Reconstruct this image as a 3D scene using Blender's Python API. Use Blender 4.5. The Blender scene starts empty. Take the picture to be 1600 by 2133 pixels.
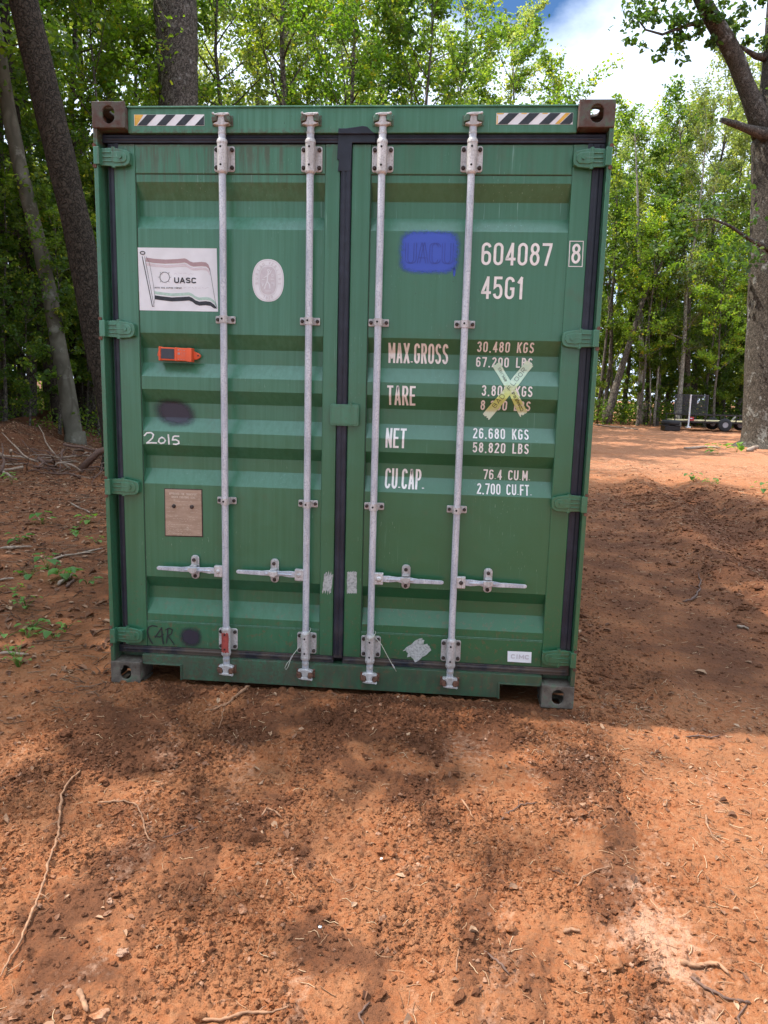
import bpy, bmesh, math, random
import numpy as np
from mathutils import Vector, Matrix, Euler

S = bpy.context.scene
COL = S.collection
R_ = math.radians

# ------------------------------------------------------------------ camera, light, exposure
CAMP = np.array([1.7312, -3.6422, 1.5738])
cam_d = bpy.data.cameras.new('camera')
cam = bpy.data.objects.new('camera', cam_d); COL.objects.link(cam)
cam.location = CAMP
cam.rotation_mode = 'XYZ'
cam.rotation_euler = (1.4100, -0.0263, 0.0833)
cam_d.sensor_fit = 'VERTICAL'
cam_d.sensor_height = 36.0
cam_d.lens = 1542.9 / 2133 * 36.0
cam_d.clip_start = 0.05; cam_d.clip_end = 2000
S.camera = cam

SUN = Vector((-0.60, 0.045, 1.0)).normalized()
sun_el = math.asin(SUN.z); sun_az = math.atan2(SUN.x, SUN.y)
sd = bpy.data.lights.new('sun', 'SUN'); sd.energy = 4.8; sd.angle = R_(0.55); sd.color = (1.0, 0.94, 0.85)
sun = bpy.data.objects.new('sun', sd); COL.objects.link(sun)
sun.rotation_euler = SUN.to_track_quat('Z', 'Y').to_euler(); sun.location = (-20, 0, 30)

W = bpy.data.worlds.new('World'); S.world = W; W.use_nodes = True
nt = W.node_tree; nt.nodes.clear(); N = nt.nodes.new; L = nt.links.new
out = N('ShaderNodeOutputWorld'); bg = N('ShaderNodeBackground'); bg.inputs[1].default_value = 0.13
sky = N('ShaderNodeTexSky'); sky.sky_type = 'NISHITA'; sky.sun_disc = False
sky.sun_elevation = sun_el; sky.sun_rotation = sun_az; sky.dust_density = 0.6; sky.ozone_density = 1.2
tc = N('ShaderNodeTexCoord')
no = N('ShaderNodeTexNoise'); no.inputs['Scale'].default_value = 2.6; no.inputs['Detail'].default_value = 8; no.inputs['Roughness'].default_value = 0.55
mp = N('ShaderNodeMapping'); mp.inputs['Location'].default_value = (3.1, 0.35, 0.2); mp.inputs['Scale'].default_value = (1, 1, 1.8)
L(tc.outputs['Generated'], mp.inputs[0]); L(mp.outputs[0], no.inputs['Vector'])
# an opening of blue sky above the tree line
gapd = Vector((0.055, 0.865, 0.50)).normalized()
dist = N('ShaderNodeVectorMath'); dist.operation = 'DISTANCE'; L(tc.outputs['Generated'], dist.inputs[0]); dist.inputs[1].default_value = gapd
gap = N('ShaderNodeMapRange'); L(dist.outputs['Value'], gap.inputs[0]); gap.inputs[1].default_value = 0.0; gap.inputs[2].default_value = 0.17; gap.inputs[3].default_value = -0.34; gap.inputs[4].default_value = 0.17
ad = N('ShaderNodeMath'); ad.operation = 'ADD'; L(no.outputs['Fac'], ad.inputs[0]); L(gap.outputs[0], ad.inputs[1])
cr = N('ShaderNodeMapRange'); L(ad.outputs[0], cr.inputs[0]); cr.inputs[1].default_value = 0.42; cr.inputs[2].default_value = 0.62
no2 = N('ShaderNodeTexNoise'); no2.inputs['Scale'].default_value = 5.0; no2.inputs['Detail'].default_value = 5; L(mp.outputs[0], no2.inputs['Vector'])
cc = N('ShaderNodeMix'); cc.data_type = 'RGBA'; L(no2.outputs['Fac'], cc.inputs[0]); cc.inputs[6].default_value = (4.9, 6.0, 8.2, 1); cc.inputs[7].default_value = (7.6, 8.4, 9.7, 1)
# cloud overhead is lit through, cloud near the horizon is greyer
sx = N('ShaderNodeSeparateXYZ'); L(tc.outputs['Generated'], sx.inputs[0]); zr = N('ShaderNodeMapRange'); L(sx.outputs[2], zr.inputs[0])
zr.inputs[1].default_value = 0.35; zr.inputs[2].default_value = 0.95; zr.inputs[3].default_value = 0.92; zr.inputs[4].default_value = 1.75
cs = N('ShaderNodeVectorMath'); cs.operation = 'SCALE'; L(cc.outputs[2], cs.inputs[0]); L(zr.outputs[0], cs.inputs['Scale'])
mx = N('ShaderNodeMix'); mx.data_type = 'RGBA'; L(cr.outputs[0], mx.inputs[0]); ss = N('ShaderNodeVectorMath'); ss.operation = 'MULTIPLY'; ss.inputs[1].default_value = (0.34, 0.50, 0.66); L(sky.outputs[0], ss.inputs[0]); L(ss.outputs[0], mx.inputs[6]); L(cs.outputs[0], mx.inputs[7])
L(mx.outputs[2], bg.inputs[0]); L(bg.outputs[0], out.inputs[0])

S.view_settings.view_transform = 'Standard'; S.view_settings.look = 'None'
S.view_settings.exposure = 0.82; S.view_settings.gamma = 1.0
S.render.engine = 'CYCLES'
S.cycles.max_bounces = 8; S.cycles.transparent_max_bounces = 12; S.cycles.transmission_bounces = 6
S.cycles.use_denoising = True

# ------------------------------------------------------------------ measuring helper: a pixel of the photograph to a point of the place
_rx, _ry, _rz = 1.41, -0.0263, 0.0833
_M = np.array(Euler((_rx, _ry, _rz), 'XYZ').to_matrix())
def ray(px, py): return _M @ np.array([(px - 800) / 1542.9, -(py - 1066.5) / 1542.9, -1.0])
def atY(px, py, Y=0.0):
    v = ray(px, py); return CAMP + v * ((Y - CAMP[1]) / v[1])
def gnd(px, py, z=0.0):
    v = ray(px, py); return CAMP + v * ((z - CAMP[2]) / v[2])
def colX(px, Y, py=850):
    return float(atY(px, py, Y)[0])

# ------------------------------------------------------------------ numpy noise
_rs = np.random.RandomState(7)
_perm = np.concatenate([_rs.permutation(1024)] * 3)
_gr = np.stack([np.cos(np.arange(1024) * 2.399963), np.sin(np.arange(1024) * 2.399963)], 1)
def pnoise(x, y):
    xi = np.floor(x).astype(int); yi = np.floor(y).astype(int)
    xf = x - xi; yf = y - yi
    u = xf * xf * xf * (xf * (xf * 6 - 15) + 10); v = yf * yf * yf * (yf * (yf * 6 - 15) + 10)
    def g(ix, iy, dx, dy):
        h = _perm[(_perm[ix & 1023] + iy) & 1023]
        return _gr[h, 0] * dx + _gr[h, 1] * dy
    a = g(xi, yi, xf, yf); b = g(xi + 1, yi, xf - 1, yf)
    c = g(xi, yi + 1, xf, yf - 1); d = g(xi + 1, yi + 1, xf - 1, yf - 1)
    return (a + u * (b - a)) + v * ((c + u * (d - c)) - (a + u * (b - a)))
def fbm(x, y, o=4, g=0.5):
    s = 0; a = 1.0; f = 1.0
    for i in range(o):
        s = s + a * pnoise(x * f + 17.3 * i, y * f - 9.1 * i); a *= g; f *= 2.03
    return s
def sst(a, b, x):
    t = np.clip((x - a) / (b - a), 0, 1); return t * t * (3 - 2 * t)

# ------------------------------------------------------------------ object helpers
def tag(o, label=None, cat=None, group=None, kind=None):
    if label: o['label'] = label
    if cat: o['category'] = cat
    if group: o['group'] = group
    if kind: o['kind'] = kind
    return o
def empty(name, loc=(0, 0, 0), rz=0.0, parent=None):
    o = bpy.data.objects.new(name, None); COL.objects.link(o); o.location = loc; o.rotation_euler = (0, 0, rz); o.empty_display_size = 0.1
    if parent: o.parent = parent
    return o

class MB:
    """collects shapes; build() links them as one mesh object"""
    def __init__(s): s.v = []; s.f = []; s.sm = []
    def add(s, vs, fs, smooth=False):
        b = len(s.v); s.v.extend([tuple(map(float, p)) for p in vs])
        for f in fs: s.f.append([i + b for i in f]); s.sm.append(smooth)
    def box(s, x0, x1, y0, y1, z0, z1, M=None):
        vs = [(x, y, z) for x in (x0, x1) for y in (y0, y1) for z in (z0, z1)]
        if M is not None: vs = [M @ Vector(p) for p in vs]
        s.add(vs, [(0, 1, 3, 2), (4, 6, 7, 5), (0, 4, 5, 1), (2, 3, 7, 6), (0, 2, 6, 4), (1, 5, 7, 3)])
        return s
    def prism(s, poly, y0, y1, M=None):
        """polygon in (x,z), extruded from y0 to y1"""
        n = len(poly)
        vs = [(p[0], y0, p[1]) for p in poly] + [(p[0], y1, p[1]) for p in poly]
        if M is not None: vs = [M @ Vector(p) for p in vs]
        fs = [list(range(n)), list(range(2 * n - 1, n - 1, -1))] + [(i, (i + 1) % n, n + (i + 1) % n, n + i) for i in range(n)]
        s.add(vs, fs); return s
    def lathe(s, p0, p1, prof, n=20, cap=True):
        """prof: list of (t, r) along p0->p1 in metres"""
        p0 = Vector(p0); d = (Vector(p1) - p0).normalized(); a = d.orthogonal().normalized(); b = d.cross(a)
        vs = []; fs = []
        for t, r in prof:
            for i in range(n):
                th = 2 * math.pi * i / n; vs.append(p0 + d * t + (a * math.cos(th) + b * math.sin(th)) * r)
        for k in range(len(prof) - 1):
            for i in range(n):
                fs.append((k * n + i, k * n + (i + 1) % n, (k + 1) * n + (i + 1) % n, (k + 1) * n + i))
        s.add(vs, fs, True)
        if cap:
            s.add(vs[:n], [list(range(n - 1, -1, -1))]); s.add(vs[-n:], [list(range(n))])
        return s
    def cyl(s, p0, p1, r, n=20, r1=None):
        l = (Vector(p1) - Vector(p0)).length
        return s.lathe(p0, p1, [(0, r), (l, r if r1 is None else r1)], n)
    def tube(s, pts, rad, n=8, wob=0.0, seed=0):
        pts = [Vector(p) for p in pts]; m = len(pts)
        rad = rad if hasattr(rad, '__len__') else [rad] * m
        rnd = random.Random(seed); vs = []; fs = []; a = None
        for k, p in enumerate(pts):
            d = (pts[min(k + 1, m - 1)] - pts[max(k - 1, 0)]).normalized()
            if a is None: a = d.orthogonal().normalized()
            a = (a - d * a.dot(d)).normalized(); b = d.cross(a)
            for i in range(n):
                th = 2 * math.pi * i / n; r = rad[k] * (1 + wob * rnd.uniform(-1, 1))
                vs.append(p + (a * math.cos(th) + b * math.sin(th)) * r)
        for k in range(m - 1):
            for i in range(n): fs.append((k * n + i, k * n + (i + 1) % n, (k + 1) * n + (i + 1) % n, (k + 1) * n + i))
        fs.append(list(range(n - 1, -1, -1))); fs.append([(m - 1) * n + i for i in range(n)])
        s.add(vs, fs, True); return s
    def build(s, name, mat, parent=None, bevel=0.0, seg=2, loc=None, recalc=True):
        me = bpy.data.meshes.new(name); me.from_pydata(s.v, [], s.f)
        me.polygons.foreach_set('use_smooth', s.sm)
        if recalc:
            bm = bmesh.new(); bm.from_mesh(me); bmesh.ops.recalc_face_normals(bm, faces=bm.faces); bm.to_mesh(me); bm.free()
        if mat: me.materials.append(mat)
        me.update()
        o = bpy.data.objects.new(name, me); COL.objects.link(o)
        if parent: o.parent = parent
        if loc is not None: o.location = loc
        if bevel:
            m = o.modifiers.new('bevel', 'BEVEL'); m.width = bevel; m.segments = seg; m.limit_method = 'ANGLE'; m.angle_limit = R_(40); m.harden_normals = False
        return o

def np_obj(name, V, quads=None, tris=None, mat=None, parent=None, attrs=None, smooth=False):
    me = bpy.data.meshes.new(name)
    V = np.ascontiguousarray(V, dtype=np.float32)
    me.vertices.add(len(V)); me.vertices.foreach_set('co', V.ravel())
    idx = []; st = []; tot = 0
    if quads is not None and len(quads):
        q = np.asarray(quads, dtype=np.int32); idx.append(q.ravel()); st.append(np.arange(len(q)) * 4 + tot); tot += q.size
    if tris is not None and len(tris):
        t = np.asarray(tris, dtype=np.int32); idx.append(t.ravel()); st.append(np.arange(len(t)) * 3 + tot); tot += t.size
    idx = np.concatenate(idx).astype(np.int32); st = np.concatenate(st).astype(np.int32)
    me.loops.add(len(idx)); me.loops.foreach_set('vertex_index', idx)
    me.polygons.add(len(st)); me.polygons.foreach_set('loop_start', st)
    me.update(calc_edges=True)
    me.polygons.foreach_set('use_smooth', np.full(len(st), smooth))
    if attrs:
        for k, a in attrs.items():
            at = me.attributes.new(k, 'FLOAT', 'POINT'); at.data.foreach_set('value', np.ascontiguousarray(a, dtype=np.float32))
    if mat: me.materials.append(mat)
    me.validate()
    o = bpy.data.objects.new(name, me); COL.objects.link(o)
    if parent: o.parent = parent
    return o

# ------------------------------------------------------------------ materials
class NT:
    """a small node-writing helper"""
    def __init__(s, name):
        s.m = bpy.data.materials.new(name); s.m.use_nodes = True; s.t = s.m.node_tree; s.t.nodes.clear()
        s.out = s.t.nodes.new('ShaderNodeOutputMaterial')
    def n(s, ty, **kw):
        nd = s.t.nodes.new(ty)
        for k, v in kw.items(): setattr(nd, k, v)
        return nd
    def l(s, a, b): s.t.links.new(a, b)
    def val(s, inp, v):
        if hasattr(v, 'node'): s.l(v, inp)
        else: inp.default_value = v
    def math(s, op, a, b=0.5, clamp=False):
        nd = s.n('ShaderNodeMath', operation=op); nd.use_clamp = clamp; s.val(nd.inputs[0], a); s.val(nd.inputs[1], b); return nd.outputs[0]
    def mr(s, v, a, b, c=0.0, d=1.0):
        nd = s.n('ShaderNodeMapRange'); nd.interpolation_type = 'SMOOTHSTEP'; s.val(nd.inputs[0], v)
        for i, q in enumerate((a, b, c, d)): nd.inputs[i + 1].default_value = q
        return nd.outputs[0]
    def noise(s, vec, scale, detail=4, rough=0.55, sc3=None):
        if sc3:
            mp = s.n('ShaderNodeMapping'); s.l(vec, mp.inputs[0]); mp.inputs['Scale'].default_value = sc3; vec = mp.outputs[0]
        nd = s.n('ShaderNodeTexNoise'); s.l(vec, nd.inputs['Vector']); nd.inputs['Scale'].default_value = scale; nd.inputs['Detail'].default_value = detail; nd.inputs['Roughness'].default_value = rough
        return nd.outputs['Fac']
    def mix(s, f, a, b):
        nd = s.n('ShaderNodeMix', data_type='RGBA'); s.val(nd.inputs[0], f); s.val(nd.inputs[6], a if hasattr(a, 'node') else (*a, 1)); s.val(nd.inputs[7], b if hasattr(b, 'node') else (*b, 1)); return nd.outputs[2]
    def obj(s): return s.n('ShaderNodeTexCoord').outputs['Object']
    def sep(s, v):
        nd = s.n('ShaderNodeSeparateXYZ'); s.l(v, nd.inputs[0]); return nd.outputs
    def bump(s, h, strength=0.3, dist=0.01, prev=None):
        nd = s.n('ShaderNodeBump'); s.l(h, nd.inputs['Height']); nd.inputs['Strength'].default_value = strength; nd.inputs['Distance'].default_value = dist
        if prev: s.l(prev, nd.inputs['Normal'])
        return nd.outputs[0]
    def bsdf(s, col, rough=0.6, metal=0.0, nrm=None, spec=0.5, link=True):
        b = s.n('ShaderNodeBsdfPrincipled'); s.val(b.inputs['Base Color'], col if hasattr(col, 'node') else (*col, 1)); s.val(b.inputs['Roughness'], rough); s.val(b.inputs['Metallic'], metal)
        b.inputs['Specular IOR Level'].default_value = spec
        if nrm: s.l(nrm, b.inputs['Normal'])
        if link: s.l(b.outputs[0], s.out.inputs[0])
        return b.outputs[0]

def m_simple(name, col, rough=0.6, metal=0.0, var=0.15, scale=20, bump=0.0, spec=0.5):
    t = NT(name); o = t.obj(); f = t.noise(o, scale, 5)
    d = tuple(c * (1 - var) for c in col); e = tuple(min(1, c * (1 + var)) for c in col)
    c = t.mix(t.mr(f, 0.3, 0.7), d, e)
    nr = t.bump(f, bump, 0.004) if bump else None
    t.bsdf(c, rough, metal, nr, spec); return t.m

def m_green(name, bias=0.0, rustb=0.0, side=False):
    """weathered container paint: chalky streaks running down, rust where water sits under the header"""
    t = NT(name); o = t.obj(); X, Y, Z = t.sep(o)
    st = t.noise(o, 1.0, 4, 0.6, (46, 46, 1.3)); st2 = t.noise(o, 1.0, 3, 0.6, (130, 130, 3.2))
    big = t.noise(o, 1.7, 3)
    zf = t.mr(Z, 0.3, 2.85)
    xf = t.mr(X, 0.9, 1.5, 0.20, 0.0)           # the left leaf has weathered more
    f = t.math('ADD', t.math('MULTIPLY', zf, 0.25), xf)
    f = t.math('ADD', f, bias)
    sm = t.math('ADD', t.math('MULTIPLY', st, 0.9), t.math('MULTIPLY', big, 0.5))
    f = t.math('MULTIPLY', f, t.mr(sm, 0.42, 0.95, 0.45, 1.35), True)
    base = t.mix(f, (0.020, 0.116, 0.048), (0.088, 0.265, 0.180))
    # thin pale runs
    runs = t.math('MULTIPLY', t.mr(st2, 0.64, 0.72), t.math('MULTIPLY', t.mr(t.noise(o, 2.2, 2), 0.5, 0.62), t.mr(Z, 0.9, 2.6, 0.12, 0.6)))
    base = t.mix(runs, base, (0.24, 0.42, 0.36))
    dirt = t.math('MULTIPLY', t.mr(t.noise(o, 7, 6, 0.7), 0.55, 0.75), 0.35)
    base = t.mix(dirt, base, (0.06, 0.10, 0.05))
    nick = t.math('MULTIPLY', t.mr(t.noise(o, 95, 3, 0.6), 0.70, 0.73), t.mr(t.noise(o, 5, 2), 0.50, 0.56)); base = t.mix(t.math('MULTIPLY', nick, 0.8), base, (0.02, 0.035, 0.02))
    scr = t.math('MULTIPLY', t.mr(t.noise(o, 1.0, 3, 0.6, (220, 220, 26)), 0.68, 0.72), t.mr(t.noise(o, 3.3, 2), 0.52, 0.60)); base = t.mix(t.math('MULTIPLY', scr, 0.55), base, (0.30, 0.46, 0.38))
    # rust freckles and rust under the header gasket
    rn = t.noise(o, 55, 4, 0.7); rz = t.noise(o, 1.0, 4, 0.65, (30, 30, 2.4))
    top = t.math('MULTIPLY', t.mr(Z, 2.45, 2.70), t.mr(rz, 0.46, 0.62)); 
    if side: top = t.math('MULTIPLY', t.mr(Z, 2.795, 2.770), t.mr(rn, 0.42, 0.60))
    line = t.math('MULTIPLY', 0.0 if side else t.mr(Z, 2.700, 2.728), t.math('MULTIPLY', t.mr(rn, 0.34, 0.50), t.mr(X, 1.0, 1.3, 1.0, 0.5)))
    top = t.math('MULTIPLY', top, t.mr(X, 1.0, 1.3, 0.62, 0.15))
    grime = t.math('MULTIPLY', t.mr(Z, 0.30, 0.10), t.mr(t.noise(o, 1.0, 4, 0.7, (18, 18, 5)), 0.30, 0.62, 0.25, 0.8)); base = t.mix(grime, base, (0.050, 0.066, 0.045))
    mud = t.math('MULTIPLY', t.mr(Z, 0.75, 0.15), t.mr(t.noise(o, 34, 6, 0.72), 0.53, 0.66)); base = t.mix(t.math('MULTIPLY', mud, 0.55), base, (0.16, 0.075, 0.042))
    bot = t.math('MULTIPLY', t.mr(Z, 0.26, 0.12), t.mr(rz, 0.48, 0.70)); bot = t.math('MULTIPLY', bot, 0.45 if side else 0.75)
    fre = t.math('MULTIPLY', t.mr(rn, 0.70, 0.74), t.mr(big, 0.52, 0.62))
    rust = t.math('MAXIMUM', t.math('MAXIMUM', top, line), t.math('MAXIMUM', bot, fre))
    rust = t.math('MAXIMUM', rust, t.math('MULTIPLY', t.mr(t.math('ADD', rn, t.math('MULTIPLY', rz, 0.4)), 0.62, 0.85), rustb))
    rc = t.mix(t.noise(o, 90, 3), (0.045, 0.028, 0.022), (0.115, 0.060, 0.040))
    col = t.mix(t.math('MULTIPLY', rust, 0.85), base, rc)
    dent = t.noise(o, 3.0, 2); nr = t.bump(dent, 0.45, 0.02); nr = t.bump(t.noise(o, 9.0, 2), 0.25, 0.008, nr); nr = t.bump(t.noise(o, 160, 3), 0.06, 0.002, nr)
    t.bsdf(col, t.mr(rust, 0, 1, 0.36, 0.8), 0, nr, 0.5); pb = [q for q in t.t.nodes if q.type == 'BSDF_PRINCIPLED'][0]; pb.inputs['Coat Weight'].default_value = 0.38; pb.inputs['Coat Roughness'].default_value = 0.22; return t.m

M = {}
M['green'] = m_green('green_paint')
M['green_frame'] = m_green('green_frame_paint', 0.0, 0.28)
M['green_header'] = m_green('green_header_paint', 0.12, 0.0, True)
M['hinge_green'] = m_green('hinge_paint', 0.14, 0.16)
def m_casting():
    t = NT('corner_casting_rust'); o = t.obj(); a = t.noise(o, 16, 5, 0.6); b = t.noise(o, 60, 4, 0.7)
    zf = t.mr(t.sep(o)[2], 0.5, 2.0)
    lo = t.mix(t.mr(a, 0.35, 0.65), (0.085, 0.068, 0.055), (0.165, 0.142, 0.115))
    hi = t.mix(t.mr(a, 0.38, 0.62), (0.092, 0.050, 0.039), (0.105, 0.100, 0.085))
    c = t.mix(zf, lo, hi); c = t.mix(t.mr(b, 0.58, 0.7), c, (0.065, 0.032, 0.024)); c = t.mix(t.math('MULTIPLY', t.mr(a, 0.56, 0.62), 0.55), c, (0.07, 0.13, 0.075))
    t.bsdf(c, 0.72, 0, t.bump(b, 0.4, 0.004), 0.3); return t.m
M['casting'] = m_casting()
def m_rubber():
    t = NT('black_rubber'); o = t.obj(); X, Y, Z = t.sep(o); st = t.noise(o, 1, 4, 0.6, (20, 20, 2)); d = t.noise(o, 8, 5, 0.65)
    low = t.mr(Z, 0.42, 0.15)
    c = t.mix(t.mr(d, 0.4, 0.7), (0.012, 0.015, 0.026), (0.026, 0.031, 0.050))
    c = t.mix(t.math('MULTIPLY', low, t.mr(d, 0.35, 0.6)), c, (0.085, 0.062, 0.048))
    t.bsdf(c, 0.45, 0, t.bump(st, 0.1, 0.003), 0.4); return t.m
M['rubber'] = m_rubber()
M['dark'] = m_simple('dark_gap', (0.012, 0.012, 0.012), 0.9)
def m_galv(name, c0, c1, spot=(0.30, 0.33, 0.40)):
    t = NT(name); o = t.obj(); v = t.n('ShaderNodeTexVoronoi'); t.l(o, v.inputs['Vector']); v.inputs['Scale'].default_value = 160
    a = t.noise(o, 1, 5, 0.65, (28, 28, 5)); b = t.noise(o, 120, 3)
    c = t.mix(t.mr(a, 0.35, 0.65), c0, c1); c = t.mix(t.math('MULTIPLY', t.mr(t.math('ADD', t.math('MULTIPLY', v.outputs['Distance'], 0.5), b), 0.70, 1.0), 0.6), c, spot); c = t.mix(t.math('MULTIPLY', t.mr(t.noise(o, 1, 4, 0.7, (60, 60, 3)), 0.58, 0.72), 0.55), c, (0.22, 0.17, 0.13))
    t.bsdf(c, 0.48, 0.25, t.bump(b, 0.08, 0.002), 0.5); return t.m
M['galv'] = m_galv('galvanised_rod', (0.44, 0.47, 0.53), (0.62, 0.64, 0.68))
M['hardware'] = m_galv('weathered_white_hardware', (0.43, 0.41, 0.40), (0.64, 0.62, 0.62), (0.31, 0.28, 0.27))
M['hinge_bolt'] = m_simple('rusty_bolt', (0.055, 0.038, 0.033), 0.7, 0.2, 0.4, 60, 0.3)
M['rustpiece'] = m_simple('rusty_keeper', (0.13, 0.060, 0.038), 0.8, 0.1, 0.5, 60, 0.4)
M['decal_white'] = m_simple('white_vinyl', (0.75, 0.77, 0.80), 0.55, 0, 0.06, 9)
M['letter_white'] = m_simple('white_lettering', (0.78, 0.75, 0.72), 0.5, 0, 0.08, 40)
M['paint_pen'] = m_simple('white_paint_pen', (0.72, 0.74, 0.72), 0.6, 0, 0.12, 60)
M['black_ink'] = m_simple('black_ink', (0.02, 0.02, 0.024), 0.5)
M['black_vinyl'] = m_simple('black_vinyl', (0.022, 0.026, 0.034), 0.45, 0, 0.25, 50)
M['yellow_vinyl'] = m_simple('yellow_vinyl', (0.70, 0.42, 0.07), 0.5, 0, 0.2, 30)
M['vinyl_red'] = m_simple('faded_maroon_vinyl', (0.40, 0.28, 0.29), 0.55, 0, 0.06, 60)
M['vinyl_grey'] = m_simple('faded_grey_vinyl', (0.56, 0.53, 0.56), 0.55, 0, 0.05, 60)
M['vinyl_pink'] = m_simple('pale_pink_vinyl', (0.64, 0.57, 0.60), 0.55, 0, 0.05, 60)
M['vinyl_green'] = m_simple('faded_mint_vinyl', (0.42, 0.60, 0.52), 0.55, 0, 0.1, 60)
M['plate_text'] = m_simple('plate_text', (0.62, 0.52, 0.42), 0.5)
M['orange'] = m_simple('orange_plastic', (0.72, 0.11, 0.035), 0.45, 0, 0.08, 20)
M['screen'] = m_simple('dark_glass', (0.03, 0.032, 0.042), 0.25)
M['red_paint'] = m_simple('worn_red_paint', (0.33, 0.055, 0.045), 0.55, 0, 0.25, 50)
M['wire'] = m_simple('pale_wire', (0.52, 0.53, 0.45), 0.5)
M['weld'] = m_simple('weld_line', (0.10, 0.20, 0.14), 0.6, 0, 0.3, 60)
M['weld_dark'] = m_simple('dark_weld_line', (0.028, 0.05, 0.03), 0.7, 0, 0.3, 60)
def m_plate():
    t = NT('copper_data_plate'); o = t.obj(); a = t.noise(o, 1, 5, 0.7, (12, 12, 60)); b = t.noise(o, 60, 4, 0.7)
    c = t.mix(t.mr(a, 0.3, 0.7), (0.33, 0.23, 0.165), (0.44, 0.32, 0.24)); c = t.mix(t.mr(b, 0.58, 0.75), c, (0.52, 0.44, 0.34))
    t.bsdf(c, 0.5, 0.2, None, 0.5); return t.m
M['plate'] = m_plate()
def m_tape():
    t = NT('pale_yellow_tape'); o = t.obj(); X, Y, Z = t.sep(o); a = t.noise(o, 30, 4)
    f = t.mr(t.math('ADD', Z, t.math('MULTIPLY', a, 0.10)), 1.70, 1.60)
    c = t.mix(f, (0.52, 0.66, 0.50), (0.58, 0.68, 0.22)); c = t.mix(t.mr(Z, 1.515, 1.485), c, (0.60, 0.68, 0.52)); c = t.mix(t.mr(a, 0.5, 0.75), c, (0.68, 0.72, 0.55))
    t.bsdf(c, 0.55, 0, t.bump(t.noise(o, 1, 4, 0.6, (40, 40, 120)), 0.5, 0.004), 0.4); return t.m
M['tape'] = m_tape()
def m_residue():
    t = NT('torn_tape_residue'); o = t.obj(); a = t.noise(o, 90, 6, 0.75)
    b = t.bsdf(t.mix(a, (0.45, 0.47, 0.46), (0.62, 0.62, 0.62)), 0.6, link=False)
    tr = t.n('ShaderNodeBsdfTransparent'); ms = t.n('ShaderNodeMixShader'); t.l(t.mr(a, 0.22, 0.60, 0.25, 0.85), ms.inputs[0]); t.l(tr.outputs[0], ms.inputs[1]); t.l(b, ms.inputs[2]); t.l(ms.outputs[0], t.out.inputs[0]); return t.m
M['residue'] = m_residue()
def m_spray(name, col, op=0.9, edge=0.25, drip=False):
    """paint sprayed on: opaque in the middle, fine overspray at the rim; 'rim' runs 0 at the rim to 1 inside"""
    t = NT(name); o = t.obj(); at = t.n('ShaderNodeAttribute', attribute_name='rim'); nz = t.noise(o, 45, 5, 0.6); g = t.noise(o, 700, 2)
    f = t.math('ADD', at.outputs['Fac'], t.math('MULTIPLY', t.math('SUBTRACT', nz, 0.5), 0.35)); f = t.math('ADD', f, t.math('MULTIPLY', t.math('SUBTRACT', g, 0.5), 0.25))
    a = t.math('MULTIPLY', t.mr(f, 0.08, 0.08 + edge * 2), op)
    b = t.bsdf(col, 0.45, link=False); tr = t.n('ShaderNodeBsdfTransparent'); ms = t.n('ShaderNodeMixShader')
    t.l(a, ms.inputs[0]); t.l(tr.outputs[0], ms.inputs[1]); t.l(b, ms.inputs[2]); t.l(ms.outputs[0], t.out.inputs[0]); return t.m
M['spray_blue'] = m_spray('blue_spray_paint', (0.050, 0.105, 0.54), 0.9, 0.20)
M['spray_blue_letter'] = m_simple('blue_covered_letter', (0.035, 0.06, 0.32), 0.5)
M['spray_black'] = m_spray('black_spray_paint', (0.032, 0.028, 0.046), 0.93, 0.42)

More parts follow.
